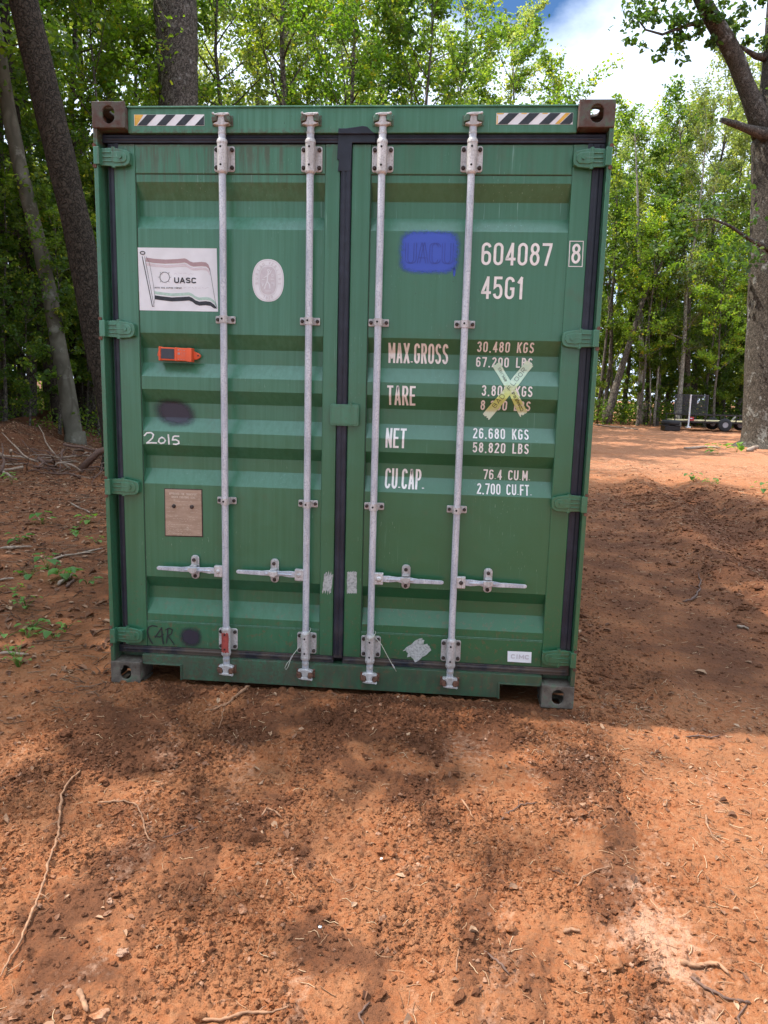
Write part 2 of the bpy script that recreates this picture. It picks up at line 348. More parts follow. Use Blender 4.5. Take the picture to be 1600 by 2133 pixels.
# ------------------------------------------------------------------ stroke lettering
def arc(cx, cy, rx, ry, a0, a1, n=9):
    return [(cx + rx * math.cos(R_(a0 + (a1 - a0) * i / n)), cy + ry * math.sin(R_(a0 + (a1 - a0) * i / n))) for i in range(n + 1)]
_r = 0.20
G = {
 '0': [('c', arc(.5, 1 - _r, .5, _r, 180, 0) + arc(.5, _r, .5, _r, 0, -180))],
 '1': [('o', [(.12, .80), (.60, 1), (.60, 0)])],
 '2': [('o', arc(.5, .78, .5, .22, 170, -15) + [(.80, .56), (.30, .26), (.05, .08), (0, 0), (1, 0)])],
 '3': [('o', arc(.5, .78, .5, .22, 170, -50) + [(.62, .54), (.40, .54)]), ('o', [(.62, .54)] + arc(.5, .27, .5, .27, 50, -170))],
 '4': [('o', [(.76, 0), (.76, 1), (0, .27), (0, .25), (1.05, .25)])],
 '5': [('o', [(.92, 1), (.10, 1), (.06, .54), (.30, .62)] + arc(.5, .32, .5, .32, 70, -10) + arc(.5, .24, .5, .24, -10, -170))],
 '6': [('o', arc(.5, .80, .5, .20, 10, 180) + arc(.5, .20, .5, .20, 180, 360) + arc(.5, .38, .5, .20, 0, 90)), ('o', arc(.5, .38, .5, .20, 88, 165))],
 '7': [('o', [(0, 1), (1, 1), (.98, .90), (.40, 0)])],
 '8': [('c', arc(.5, .78, .44, .22, -90, 270, 18)), ('c', arc(.5, .28, .5, .28, 90, 450, 18))],
 '.': [('o', [(.0, 0), (.0, .05)])], ',': [('o', [(.12, .04), (.0, -.12)])],
 'A': [('o', [(0, 0), (.46, 1), (.54, 1), (1, 0)]), ('o', [(.17, .27), (.83, .27)])],
 'B': [('o', [(0, 0), (0, 1)] + arc(.48, .775, .40, .225, 90, -90)), ('o', arc(.48, .265, .52, .265, 90, -90) + [(.02, 0)]), ('o', [(.05, .54), (.55, .54)])],
 'C': [('o', arc(.5, .79, .5, .21, 5, 180) + arc(.5, .21, .5, .21, 180, 355))],
 'D': [('c', [(0, 0), (0, 1)] + arc(.4, .70, .6, .30, 90, 0) + arc(.4, .30, .6, .30, 0, -90))],
 'E': [('o', [(1, 1), (0, 1), (0, 0), (1, 0)]), ('o', [(0, .52), (.85, .52)])],
 'F': [('o', [(1, 1), (0, 1), (0, 0)]), ('o', [(0, .52), (.85, .52)])],
 'G': [('o', arc(.5, .79, .5, .21, 5, 180) + arc(.5, .21, .5, .21, 180, 350) + [(1, .46), (.55, .46)])],
 'H': [('o', [(0, 0), (0, 1)]), ('o', [(1, 0), (1, 1)]), ('o', [(0, .5), (1, .5)])],
 'I': [('o', [(.5, 0), (.5, 1)])],
 'K': [('o', [(0, 0), (0, 1)]), ('o', [(1, 1), (.08, .42)]), ('o', [(.34, .60), (1, 0)])],
 'L': [('o', [(0, 1), (0, 0), (1, 0)])],
 'M': [('o', [(0, 0), (0, 1), (.5, .25), (1, 1), (1, 0)])],
 'N': [('o', [(0, 0), (0, 1), (1, 0), (1, 1)])],
 'O': [('c', arc(.5, 1 - _r, .5, _r, 180, 0) + arc(.5, _r, .5, _r, 0, -180))],
 'P': [('o', [(0, 0), (0, 1), (.5, 1)] + arc(.55, .74, .45, .26, 90, -90) + [(0, .48)])],
 'R': [('o', [(0, 0), (0, 1), (.5, 1)] + arc(.55, .75, .42, .25, 90, -90) + [(0, .50)]), ('o', [(.50, .50), (1, 0)])],
 'S': [('o', arc(.5, .77, .48, .23, 15, 200) + [(.20, .58), (.80, .44)] + arc(.5, .23, .5, .23, 20, -170))],
 'T': [('o', [(0, 1), (1, 1)]), ('o', [(.5, 1), (.5, 0)])],
 'U': [('o', [(0, 1)] + arc(.5, .21, .5, .21, 180, 360) + [(1, 1)])],
 'V': [('o', [(0, 1), (.46, 0), (.54, 0), (1, 1)])],
 'X': [('o', [(0, 0), (1, 1)]), ('o', [(0, 1), (1, 0)])],
 'Y': [('o', [(0, 1), (.5, .45), (1, 1)]), ('o', [(.5, .45), (.5, 0)])],
 '/': [('o', [(0, 0), (1, 1)])], '-': [('o', [(0, .5), (1, .5)])],
}
WID = {'M': 1.25, 'I': .25, '.': .0, ',': .15, '1': .72, 'L': .82, 'T': .95, 'A': 1.05, 'X': 1.05, ' ': .8, 'E': .86, 'F': .84, 'N': 1.0}

class Strokes:
    """flat painted strokes laid on a surface y = surf(x, z)"""
    def __init__(s, surf, eps=0.0016): s.surf = surf; s.eps = eps; s.mb = MB(); s.k = 0
    def line(s, pts, w, closed=False, step=0.012):
        P = [np.array(p, float) for p in pts]
        Q = [P[0]]
        for p in P[1:]:
            if np.linalg.norm(p - Q[-1]) > 1e-5: Q.append(p)
        if closed and np.linalg.norm(Q[0] - Q[-1]) < 1e-5: Q.pop()
        n = len(Q)
        if n < 2: return
        # a very sharp turn ends one stroke and starts the next
        cut = []
        for i in range(1, n - 1):
            u = Q[i] - Q[i - 1]; v = Q[i + 1] - Q[i]
            if np.dot(u, v) < -.25 * np.linalg.norm(u) * np.linalg.norm(v) and np.linalg.norm(u) > w and np.linalg.norm(v) > w: cut.append(i)
        if cut and not closed:
            i = cut[0]; u = Q[i] - Q[i - 1]; v = Q[i] - Q[i + 1]; u = u / np.linalg.norm(u); v = v / np.linalg.norm(v)
            s.line(Q[:i] + [Q[i] + u * w * .5], w, False, step); s.line([Q[i] + v * w * .25] + Q[i + 1:], w, False, step); return
        # corner offsets with a limited mitre
        offs = []
        for i in range(n):
            a = Q[i] - Q[i - 1] if (i > 0 or closed) else Q[1] - Q[0]
            b = Q[(i + 1) % n] - Q[i] if (i < n - 1 or closed) else Q[-1] - Q[-2]
            a = a / (np.linalg.norm(a) + 1e-9); b = b / (np.linalg.norm(b) + 1e-9)
            na = np.array([-a[1], a[0]]); nb = np.array([-b[1], b[0]]); m = na + nb
            ln = np.linalg.norm(m)
            m = na if ln < 0.3 else m / ln
            c = max(0.45, float(np.dot(m, na))); offs.append(m * (w / 2) / c)
        L_, R__ = [], []
        rng = n if closed else n - 1
        for i in range(rng):
            j = (i + 1) % n; d = np.linalg.norm(Q[j] - Q[i]); k = max(1, int(math.ceil(d / step)))
            for t in range(k):
                u = t / k; c = Q[i] * (1 - u) + Q[j] * u; o = offs[i] * (1 - u) + offs[j] * u
                L_.append(c + o); R__.append(c - o)
        if not closed: L_.append(Q[-1] + offs[-1]); R__.append(Q[-1] - offs[-1])
        e = s.eps + 0.00016 * (s.k % 8); s.k += 1; m = len(L_); vs = []
        for p in L_ + R__: vs.append((p[0], s.surf(p[0], p[1]) - e, p[1]))
        fs = [(i, (i + 1) % m, m + (i + 1) % m, m + i) for i in range(m if closed else m - 1)]
        s.mb.add(vs, fs)
    def text(s, txt, x0, x1, z0, z1, w, sp=0.42, slant=0.0):
        """fit a line of text between x0..x1 (outer edges) and z0..z1"""
        tot = 0; 
        for i, c in enumerate(txt): tot += WID.get(c, 1.0)
        # unit advance: glyph body widths + gaps of sp; strokes add w to every glyph
        ng = len(txt) - 1; cw = ((x1 - x0) - w * len(txt)) / (tot + sp * ng)
        x = x0 + w / 2; h = z1 - z0 - w
        for c in txt:
            g = WID.get(c, 1.0) * cw
            if c != ' ':
                for ty, pts in G[c]:
                    gw = g if c not in '.,' else cw
                    q = [np.array((x + p[0] * gw + slant * p[1] * h, z0 + w / 2 + p[1] * h)) for p in pts]
                    if ty == 'o' and c not in '.,':          # straight ends run out to the full height and width of the letter
                        for e_, n_ in ((0, 1), (-1, -2)):
                            d_ = q[e_] - q[n_]; l_ = np.linalg.norm(d_)
                            if l_ > 1.2 * w: q[e_] = q[e_] + d_ / l_ * w * .5
                    s.line(q, w, ty == 'c')
            x += g + w + sp * cw
    def poly(s, pts, extra=0.0):
        e = s.eps + extra + 0.00016 * (s.k % 8); s.k += 1
        vs = [(p[0], s.surf(p[0], p[1]) - e, p[1]) for p in pts]; s.mb.add(vs, [list(range(len(pts)))])
    def band(s, top, bot, extra=0.0):
        e = s.eps + extra; n = len(top); vs = [(p[0], s.surf(p[0], p[1]) - e, p[1]) for p in list(top) + list(bot)]
        s.mb.add(vs, [(i, i + 1, n + i + 1, n + i) for i in range(n - 1)])
    def build(s, name, mat, parent): return s.mb.build(name, mat, parent, recalc=False)

# ------------------------------------------------------------------ THE CONTAINER
CW, CH, CL = 2.438, 2.896, 12.19
box = empty('shipping_container', (0, 0, 0))
tag(box, 'tall weathered green steel shipping container with closed double doors standing on red clay', 'shipping container')

def plate_hole(mb, w, h, t, hw, hh, Mx, n=24):
    """plate w x h (x,z) centred, thickness t from y=0 to t, with a rounded slot hw x hh through it"""
    hole = []; rect = []
    r = min(hw, hh) / 2
    for i in range(n):
        a = 2 * math.pi * (i + .5) / n; ca, sa = math.cos(a), math.sin(a)
        hx = math.copysign(max(hw / 2 - r, 0), ca) + r * ca; hz = math.copysign(max(hh / 2 - r, 0), sa) + r * sa
        hole.append((hx, hz))
        k = min(w / 2 / max(abs(ca), 1e-6), h / 2 / max(abs(sa), 1e-6)); rect.append((ca * k, sa * k))
    # snap the nearest rim points to the four corners
    for sx in (-1, 1):
        for sz in (-1, 1):
            i = min(range(n), key=lambda q: (rect[q][0] - sx * w / 2) ** 2 + (rect[q][1] - sz * h / 2) ** 2); rect[i] = (sx * w / 2, sz * h / 2)
    vs = []
    for y in (0, t):
        vs += [(p[0], y, p[1]) for p in rect] + [(p[0], y, p[1]) for p in hole]
    vs = [Mx @ Vector(v) for v in vs]; fs = []
    for i in range(n):
        j = (i + 1) % n
        fs += [(i, j, n + j, n + i), (2 * n + i, 3 * n + i, 3 * n + j, 2 * n + j), (i, 2 * n + i, 2 * n + j, j), (n + i, n + j, 3 * n + j, 3 * n + i)]
    mb.add(vs, fs)

def casting(cx, cz, y0, sx, top, rear=False):
    """cx: outer x edge, cz: outer z edge; hollow block 162 x 178 x 118 mm"""
    mb = MB(); w, d, h, t = .162, .178, .118, .014
    x0, x1 = (cx, cx + w) if sx < 0 else (cx - w, cx)
    z0, z1 = (cz - h, cz) if top else (cz, cz + h)
    xm, zm = (x0 + x1) / 2, (z0 + z1) / 2
    ya, yb = y0, y0 + d
    off = -0.006 if sx < 0 else 0.006
    # end face with its slot
    if not rear: plate_hole(mb, w, h, t, .058, .078, Matrix.Translation((xm, ya, zm)))
    else: plate_hole(mb, w, h, t, .058, .078, Matrix.Translation((xm, yb - t, zm)))
    # outer side face
    Rz = Matrix.Rotation(R_(90), 4, 'Z')
    xs = x0 + t if sx < 0 else x1
    y_in0, y_in1 = (ya + t, yb) if not rear else (ya, yb - t)
    plate_hole(mb, y_in1 - y_in0, h, t, .078, .055, Matrix.Translation((xs, (y_in0 + y_in1) / 2, zm)) @ Rz)
    # top / bottom face
    Rx = Matrix.Rotation(R_(90), 4, 'X')
    xi0, xi1 = (x0 + t, x1) if sx < 0 else (x0, x1 - t)
    zt = z1 if top else z0
    plate_hole(mb, xi1 - xi0, y_in1 - y_in0, t, .062, .10, Matrix.Translation(((xi0 + xi1) / 2, (y_in0 + y_in1) / 2, zt - t if top else zt)) @ Rx @ Matrix.Translation((0, -t, 0)))
    # inner faces
    xi = x1 - t if sx < 0 else x0
    zi0, zi1 = (z0, z1 - t) if top else (z0 + t, z1)
    mb.box(xi, xi + t, y_in0, y_in1, zi0, zi1)
    yb_ = yb - t if not rear else ya
    mb.box(min(x0, x1) + t, max(x0, x1) - t, yb_, yb_ + t, zi0, zi1)
    zf = z0 if top else z1 - t
    mb.box(x0 + t, x1 - t, y_in0 + (0 if rear else 0.0), y_in1 - t, zf, zf + t) if not rear else mb.box(x0 + t, x1 - t, y_in0 + t, y_in1, zf, zf + t)
    return mb.build('corner_casting', M['casting'], box, 0.004, 2)
for sx, cx in ((-1, 0.0), (1, CW)):
    casting(cx, CH, 0.0, sx, True); casting(cx, 0.0, 0.0, sx, False)
    casting(cx, CH, CL - .178, sx, True, True); casting(cx, 0.0, CL - .178, sx, False, True)

# corner posts: an outer angle with a return behind the gasket
for sx in (-1, 1):
    mb = MB(); o = lambda a, b: (a, b) if sx < 0 else (CW - b, CW - a)
    a, b = o(0.0, 0.021); mb.box(a, b, .006, .150, .118, CH - .118)
    a, b = o(0.021, 0.150); mb.box(a, b, .105, .150, .118, CH - .118)
    mb.build('corner_post', M['green_frame'], box, 0.003)
    mb = MB(); a, b = o(0.0, 0.12); mb.box(a, b, CL - .12, CL - .004, .118, CH - .118); mb.build('corner_post', M['green_frame'], box, 0.003)

# top header and bottom sill
mb = MB(); mb.box(.162, CW - .162, .036, .11, 2.766, 2.876); mb.box(.162, CW - .162, .028, .16, 2.876, 2.884)
mb.build('top_header', M['green_header'], box, 0.002)
mb = MB()
mb.prism([(.375, .024), (2.060, .024), (2.060, .102), (2.276, .102), (2.276, .152), (.162, .152), (.162, .102), (.375, .102)], .036, .050)
mb.box(.162, CW - .162, .050, .109, .136, .152)
mb.box(.371, .379, .028, .05, .022, .108); mb.box(.166, .371, .028, .036, .100, .108)
mb.box(2.056, 2.064, .028, .05, .022, .108); mb.box(2.064, 2.268, .028, .036, .100, .108)
mb.build('bottom_sill', M['green_header'], box, 0.0015)
# deep dark channel behind the gaskets, floor edge
mb = MB(); mb.box(.02, CW - .02, .114, .122, .152, 2.77); mb.build('door_recess', M['dark'], box)

# ---- doors
GRO = [(2.553, 2.477, 2.402, 2.336), (1.836, 1.764, 1.691, 1.621), (1.557, 1.490, 1.414, 1.344), (1.276, 1.215, 1.149, 1.073), (.578, .514, .451, .373)]
YF, YP, YD = .060, .066, .110
def panel_y(z):
    for a, b, c, d in GRO:
        if d <= z <= a:
            if z > b: return YP + (YD - YP) * (a - z) / (a - b)
            if z >= c: return YD
            return YP + (YD - YP) * (z - d) / (c - d)
    return YP
PL, PR = (.180, 1.113), (1.333, 2.272)
def surf(x, z):
    if 0.334 < z < 2.588 and (PL[0] < x < PL[1] or PR[0] < x < PR[1]): return panel_y(z)
    return YF
def make_door(x0, x1, p0, p1):
    fr = MB()
    fr.box(x0, p0, YF, .1125, .192, 2.724)
    fr.box(p1, x1, YF, .1125, .192, 2.724)
    fr.box(p0, p1, YF + .003, .100, 2.590, 2.724)
    fr.box(p0, p1, YF + .003, .100, .192, .334)
    d = fr.build('door', M['green'], box, 0.004)
    # pressed panel: one sheet folded over its profile
    zs = [.334]
    for a, b, c, e in sorted(GRO): zs += [e, c, b, a]
    zs.append(2.590)
    nx = 14; xs = np.linspace(p0, p1, nx); mb = MB(); vs = []
    zf = []
    for i, z in enumerate(zs):
        zf.append(z)
        if i < len(zs) - 1:
            k = max(1, int((zs[i + 1] - z) / 0.06))
            zf += [z + (zs[i + 1] - z) * t / k for t in range(1, k)]
    for z in zf:
        for x in xs:
            dz = 0.0003 * float(pnoise(np.array(x * 3.1), np.array(z * 3.7)))
            vs.append((x, panel_y(z) + dz, z))
    fs = [(r * nx + c, r * nx + c + 1, (r + 1) * nx + c + 1, (r + 1) * nx + c) for r in range(len(zf) - 1) for c in range(nx - 1)]
    mb.add(vs, fs); pn = mb.build('panel', M['green'], d, recalc=False)
    s = Strokes(lambda x, z: YF + .003 if z > 2.59 or z < .334 else YP, 0.0008)
    s.line([(p0, 2.5885), (p1, 2.5885)], .0035); 
    s.line([(p0 + .002, .334), (p0 + .002, 2.588)], .004); s.build('weld_seam', M['weld_dark'], d)
    s = Strokes(lambda x, z: YF + .002, 0.0008); s.line([(p0, .335), (p1, .335)], .003); s.line([(p0, .327), (p1, .327)], .002); s.build('weld_seam', M['weld'], d)
    return d
DL = make_door(.074, 1.186, *PL)
DR = make_door(1.242, 2.362, *PR)

def gasket(pts_boxes, ridge, parent):
    mb = MB()
    for b in pts_boxes: mb.box(*b)
    for p0, p1 in ridge: mb.cyl((p0[0], p0[1] + .012, p0[2]), (p1[0], p1[1] + .012, p1[2]), .015, 16)
    return mb.build('door_seal', M['rubber'], parent, 0.003)
gasket([(.044, .074, .064, .108, .190, 2.728), (.021, 1.190, .058, .108, 2.728, 2.766), (.074, .100, .0585, .07, 2.690, 2.728), (.021, 1.190, .062, .108, .152, .1915)],
       [((.060, .064, .20), (.060, .064, 2.72)), ((.03, .058, 2.747), (1.18, .058, 2.747)), ((.05, .062, .172), (1.18, .062, .172))], DL)
gasket([(2.362, 2.415, .060, .108, .190, 2.728), (1.248, 2.415, .055, .108, 2.728, 2.766), (2.335, 2.362, .0585, .07, 2.690, 2.728), (1.238, 2.415, .062, .108, .152, .1915), (1.190, 1.238, .050, .108, .186, 2.768)],
       [((2.388, .060, .20), (2.388, .060, 2.72)), ((1.25, .055, 2.747), (2.40, .055, 2.747)), ((1.25, .062, .172), (2.40, .062, .172)), ((1.204, .049, .20), (1.204, .049, 2.75)), ((1.226, .049, .20), (1.226, .049, 2.75))], DR)
# smear of black sealant where the two leaves meet the header
mb = MB(); mb.prism([(1.176, 2.60), (1.182, 2.648), (1.172, 2.652), (1.176, 2.766), (1.352, 2.766), (1.352, 2.726), (1.242, 2.726), (1.238, 2.60)], .046, .054)
mb.prism([(1.177, 2.762), (1.178, 2.786), (1.215, 2.786), (1.262, 2.792), (1.292, 2.797), (1.314, 2.793), (1.337, 2.772), (1.352, 2.762)], .034, .052)
mb.build('sealant_patch', M['rubber'], DR, 0.002)

# ---- hinges
def hinge(cx, cz, s, parent):
    """s=+1: blade points to +x (left post); s=-1 mirrored"""
    mb = MB(); X = lambda x: cx + s * x
    prof = [(-.002, -.038), (.062, -.040), (.085, -.044), (.140, -.040), (.158, -.030), (.164, -.012), (.164, .012), (.158, .026), (.138, .033), (.100, .040), (.062, .042), (-.002, .038)]
    mb.prism([(X(p[0]), cz + p[1]) for p in prof], .026, .040)
    mb.box(min(X(-.004), X(.024)), max(X(-.004), X(.024)), -.002, .030, cz - .040, cz + .040)
    inner = [(.072, -.022), (.100, -.027), (.140, -.024), (.150, -.010), (.150, .008), (.140, .020), (.102, .026), (.072, .024)]
    mb.prism([(X(p[0]), cz + p[1]) for p in inner], .021, .027)
    mb.box(min(X(.03), X(.12)), max(X(.03), X(.12)), .020, .027, cz - .003, cz + .003)
    mb.box(min(X(.03), X(.072)), max(X(.03), X(.072)), .020, .027, cz + .018, cz + .023); mb.box(min(X(.03), X(.072)), max(X(.03), X(.072)), .020, .027, cz - .022, cz - .017)
    mb.box(min(X(.080), X(.160)), max(X(.080), X(.160)), .040, .062, cz - .030, cz + .026)
    mb.cyl((X(.080), .034, cz - .047), (X(.080), .034, cz + .047), .010, 12)
    mb.cyl((X(.118), .014, cz), (X(.118), .028, cz), .010, 6)
    return mb.build('hinge', M['hinge_green'], parent, 0.003)
for z in (2.655, 1.848, 1.055, .258): hinge(.006, z, 1, DL); hinge(CW - .006, z, -1, DR)
# rusty weld studs on the posts beside the hinges
for z in (2.655, 1.848, 1.055, .258):
    for x in (.006, CW - .006):
        for dz in (.046, -.047): mb = MB(); mb.cyl((x, -.001, z + dz), (x, .012, z + dz), .0095, 8); mb.build('weld_stud', M['rustpiece'], box)

# ---- locking bars
def rrect(cx, cz, w, h, r, n=4):
    p = []
    for sx, sz, a in ((1, 1, 0), (-1, 1, 90), (-1, -1, 180), (1, -1, 270)):
        p += [(cx + sx * (w / 2 - r) + r * math.cos(R_(a + 90 * i / n)), cz + sz * (h / 2 - r) + r * math.sin(R_(a + 90 * i / n))) for i in range(n + 1)]
    return p
RY = .020
def locking_bar(x, hs, d_extra=0.0, red=False, var=0, parent=box):
    mb = MB(); mb.cyl((x, RY, .13), (x, RY, 2.80), .0172, 28)
    bar = mb.build('locking_bar', M['galv'], box)
    def bracket(z, up):
        b = MB(); b.prism(rrect(x, z, .102, .116, .012), .055, .062)
        b.lathe((x, RY, z - .060), (x, RY, z + .060), [(0, .0235), (.12, .0235)], 28)
        k = 1 if up else -1
        b.lathe((x, RY, z + k * .060), (x, RY, z + k * .078), [(0, .0250), (.010, .0250), (.018, .0215)], 28)
        b.lathe((x, RY, z - k * .060), (x, RY, z - k * .076), [(0, .0250), (.006, .0258), (.016, .020)], 28)
        o = b.build('bearing_bracket', M['hardware'], bar, 0.0025)
        for sx in (-1, 1):
            for sz in (-1, 1): c = MB(); c.lathe((x + sx * .038, .057, z + sz * .040), (x + sx * .038, .040, z + sz * .040), [(0, .0095), (.010, .0095), (.014, .006)], 12); c.build('bolt', M['hinge_bolt'], bar)
        for sz in (-1, 1): c = MB(); c.cyl((x - .002, RY - .0220, z + sz * .040), (x - .002, RY - .0245, z + sz * .040), .0052, 10); c.build('grease_hole', M['dark'], bar)
    bracket(2.655 + (0.002 if x > 1.5 else 0), True); bracket(.258, False)
    for z in (1.905, 1.001):
        b = MB(); b.prism(rrect(x, z, .100, .036, .005), .052, .058)
        b.lathe((x, RY, z - .017), (x, RY, z + .017), [(0, .0215), (.034, .0215)], 24)
        b.build('rod_guide', M['hardware'], bar, 0.002)
        for sx in (-1, 1): c = MB(); c.lathe((x + sx * .038, .054, z), (x + sx * .038, .040, z), [(0, .0088), (.009, .0088), (.013, .006)], 12); c.build('bolt', M['hinge_bolt'], bar)
        c = MB(); c.cyl((x - .003, RY - .020, z + .001), (x - .003, RY - .0225, z + .001), .0052, 10); c.build('grease_hole', M['dark'], bar)
    # cams at both ends, hooked over the keepers
    for zc, k, mir in ((2.79, 1, 1 if x > 1.2 else -1), (.128, -1, 1)):
        b = MB()
        b.lathe((x, RY, zc - k * .035), (x, RY, zc + k * .004), [(0, .0185), (.012, .0185), (.016, .0165), (.030, .0165), (.034, .0205), (.039, .0205)], 24)
        Z = lambda v: zc + k * v
        b.prism([(x - .014, Z(.0)), (x + .014, Z(.0)), (x + .036, Z(.006)), (x + .040, Z(.012)), (x + .018, Z(.016)), (x + .013, Z(.044)), (x - .013, Z(.044)), (x - .018, Z(.016)), (x - .036, Z(.010)), (x - .038, Z(.004))], .002, .034)
        b.prism([(x - .032, Z(.040)), (x + .020, Z(.040)), (x + .040, Z(.046)), (x + .038, Z(.054)), (x - .010, Z(.053)), (x - .034, Z(.048))], -.004, .018)
        b.lathe((x + .036 * mir, .006, Z(.050)), (x + .036 * mir, -.006, Z(.050)), [(0, .006), (.010, .006), (.012, .004)], 10)
        b.build('cam', M['hardware'], bar, 0.003)
        b = MB(); 
        for sx in (-1, 1):
            b.prism([(x + sx * .018, Z(.018)), (x + sx * .042, Z(.012)), (x + sx * .044, Z(.030)), (x + sx * .034, Z(.046)), (x + sx * .018, Z(.046))], -.004, .033)
        b.box(x - .05, x + .05, .031, .0358, min(Z(.004), Z(.052)), max(Z(.004), Z(.052)))
        kp = b.build('cam_keeper', M['rustpiece'] if (k < 0) else M['hinge_green'], box, 0.003)
    # handle
    hz = .634
    b = MB(); b.box(min(x + hs * .012, x + hs * .058), max(x + hs * .012, x + hs * .058), .006, .034, hz - .030, hz + .030)
    b.build('handle_hub', M['hardware'], bar, 0.004)
    b = MB(); b.lathe((x + hs * .036, .008, hz), (x + hs * .036, -.002, hz), [(0, .011 if var != 1 else .015), (.006, .010 if var != 1 else .014), (.010, .006)], 14)
    b.build('pivot_pin', M['hinge_bolt'] if var == 2 else M['hardware'], bar)
    tip = .365; b = MB(); X = lambda v: x + hs * v
    p = [(.052, .015), (.085, .017), (.130, .013), (.165, .016), (.195, .015), (.235, .009), (.250, .010), (tip - .008, .008), (tip, .003)]
    q = [(tip, -.006), (tip - .008, -.011), (.250, -.013), (.235, -.014), (.195, -.013), (.165, -.020), (.130, -.010), (.085, -.016), (.052, -.014)]
    dz = .004 if hs < 0 else -.004
    b.prism([(X(v[0]), hz + v[1] - .0 + dz * v[0] / .365) for v in p + q], .012, .024)
    b.prism([(X(.075), hz + .002), (X(.160), hz + .006), (X(.215), hz + .003), (X(.215), hz - .003), (X(.160), hz - .006), (X(.075), hz - .002)], .006, .014)
    b.build('handle', M['galv'], bar, 0.0025)
    b = MB(); kx = X(.172); b.prism(rrect(kx, hz + .008, .044, .128, .0205, 6), .050, .058)
    b.prism(rrect(kx, hz + .040, .026, .060, .010, 4), .034, .054)
    b.prism([(kx - .024, hz + .014), (kx + .024, hz + .016), (kx + .026, hz - .002), (kx + .008, hz - .016), (kx - .008, hz - .016), (kx - .026, hz + .000)], -.002, .012)
    b.box(kx - .017, kx + .017, .012, .054, hz + .018, hz + .024)
    b.box(kx - .015, kx + .015, .030, .052, hz - .026, hz - .019)
    b.build('handle_keeper', M['hardware'], bar, 0.003)
    c = MB(); c.lathe((kx, .036, hz + .050), (kx, .024, hz + .050), [(0, .0095), (.008, .0095), (.011, .006)], 12); c.build('bolt', M['hinge_bolt'], bar)
    c = MB(); c.lathe((kx, .052, hz - .040), (kx, .040, hz - .040), [(0, .0095), (.008, .0095), (.011, .006)], 12); c.build('bolt', M['hinge_bolt'], bar)
    if red:
        c = MB(); n = 14; vs = []
        for k in range(8):
            z = .200 + .108 * k / 7
            for i in range(n):
                a = math.pi * (1.02 + .74 * i / (n - 1)) + 0.06 * math.sin(5.1 * k + 1.0) * (1 if i in (0, n - 1) else 0)
                rr = .0243; vs.append((x + rr * math.cos(a), RY + rr * math.sin(a), z + (0.004 * math.sin(i * 1.9) if k in (0, 7) else 0)))
        c.add(vs, [(k * n + i, k * n + i + 1, (k + 1) * n + i + 1, (k + 1) * n + i) for k in range(7) for i in range(n - 1)], True); c.build('worn_paint', M['red_paint'], bar, recalc=False)
    return bar
locking_bar(.626, -1, red=True); locking_bar(1.049, -1); locking_bar(1.388, 1, var=1); locking_bar(1.805, 1, var=2)

# centre overlap plate between the leaves
mb = MB(); mb.prism(rrect(1.231, 1.455, .142, .106, .010), .030, .040); mb.cyl((1.262, .034, 1.405), (1.262, .034, 1.515), .007, 10); mb.box(1.19, 1.29, .040, .060, 1.42, 1.49)
mb.prism(rrect(1.231, 1.455, .126, .090, .010), .0275, .0301)
mb.build('lock_plate', M['hinge_green'], DR, 0.002)

# ---- markings, all laid on the folded surface of the doors
def letters(lines, parent, mat='letter_white', name='lettering'):
    for a in lines: s = Strokes(surf); s.text(*a); s.build(name, M[mat], parent)
letters([('604087', 1.871, 2.202, 2.184, 2.287, .0125, .34), ('45G1', 1.877, 2.082, 2.028, 2.132, .0125, .34),
         ('8', 2.292, 2.334, 2.195, 2.285, .0115),
         ('MAX.GROSS', 1.436, 1.732, 1.717, 1.813, .0105, .30), ('TARE', 1.437, 1.578, 1.510, 1.606, .0105, .30), ('NET', 1.436, 1.539, 1.298, 1.395, .0105, .30), ('CU.CAP.', 1.436, 1.636, 1.091, 1.191, .0105, .30),
         ('30,480 KGS', 1.871, 2.146, 1.779, 1.828, .0070, .55), ('67,200 LBS', 1.870, 2.145, 1.708, 1.756, .0070, .55),
         ('3,800 KGS', 1.902, 2.148, 1.568, 1.619, .0070, .55), ('8,380 LBS', 1.901, 2.145, 1.498, 1.546, .0070, .55),
         ('26,680 KGS', 1.870, 2.144, 1.358, 1.408, .0070, .55), ('58,820 LBS', 1.871, 2.146, 1.289, 1.339, .0070, .55),
         ('76.4 CU.M.', 1.932, 2.166, 1.152, 1.202, .0070, .40), ('2,700 CU.FT.', 1.902, 2.174, 1.081, 1.132, .0070, .40)], DR)
s = Strokes(surf); s.line([(2.283, 2.182), (2.345, 2.182), (2.343, 2.296), (2.281, 2.296)], .0035, True); s.build('lettering', M['letter_white'], DR)

def patch(cx, cz, w, h, name, mat, parent, pw=2.0, nx=26, nz=26, drips=(), eps=.0009, skew=0.0):
    xs = np.linspace(cx - w / 2, cx + w / 2, nx); zs = np.linspace(cz - h / 2, cz + h / 2, nz); vs = []; rim = []
    for z in zs:
        for x in xs:
            u = abs((x - cx - skew * (z - cz)) / (w / 2)); v = abs((z - cz) / (h / 2)); r = 1 - (u ** pw + v ** pw) ** (1 / pw)
            vs.append((x, surf(x, z) - eps, z)); rim.append(max(0, r * 1.6))
    V = np.array(vs); q = [(r * nx + c, r * nx + c + 1, (r + 1) * nx + c + 1, (r + 1) * nx + c) for r in range(nz - 1) for c in range(nx - 1)]
    return np_obj(name, V, quads=q, mat=M[mat], parent=parent, attrs={'rim': rim})
patch(1.622, 2.240, .325, .225, 'spray_paint', 'spray_blue', DR, 4.5)
patch(1.745, 2.150, .014, .05, 'spray_paint', 'spray_blue', DR, 2)
s = Strokes(surf, 0.0022)
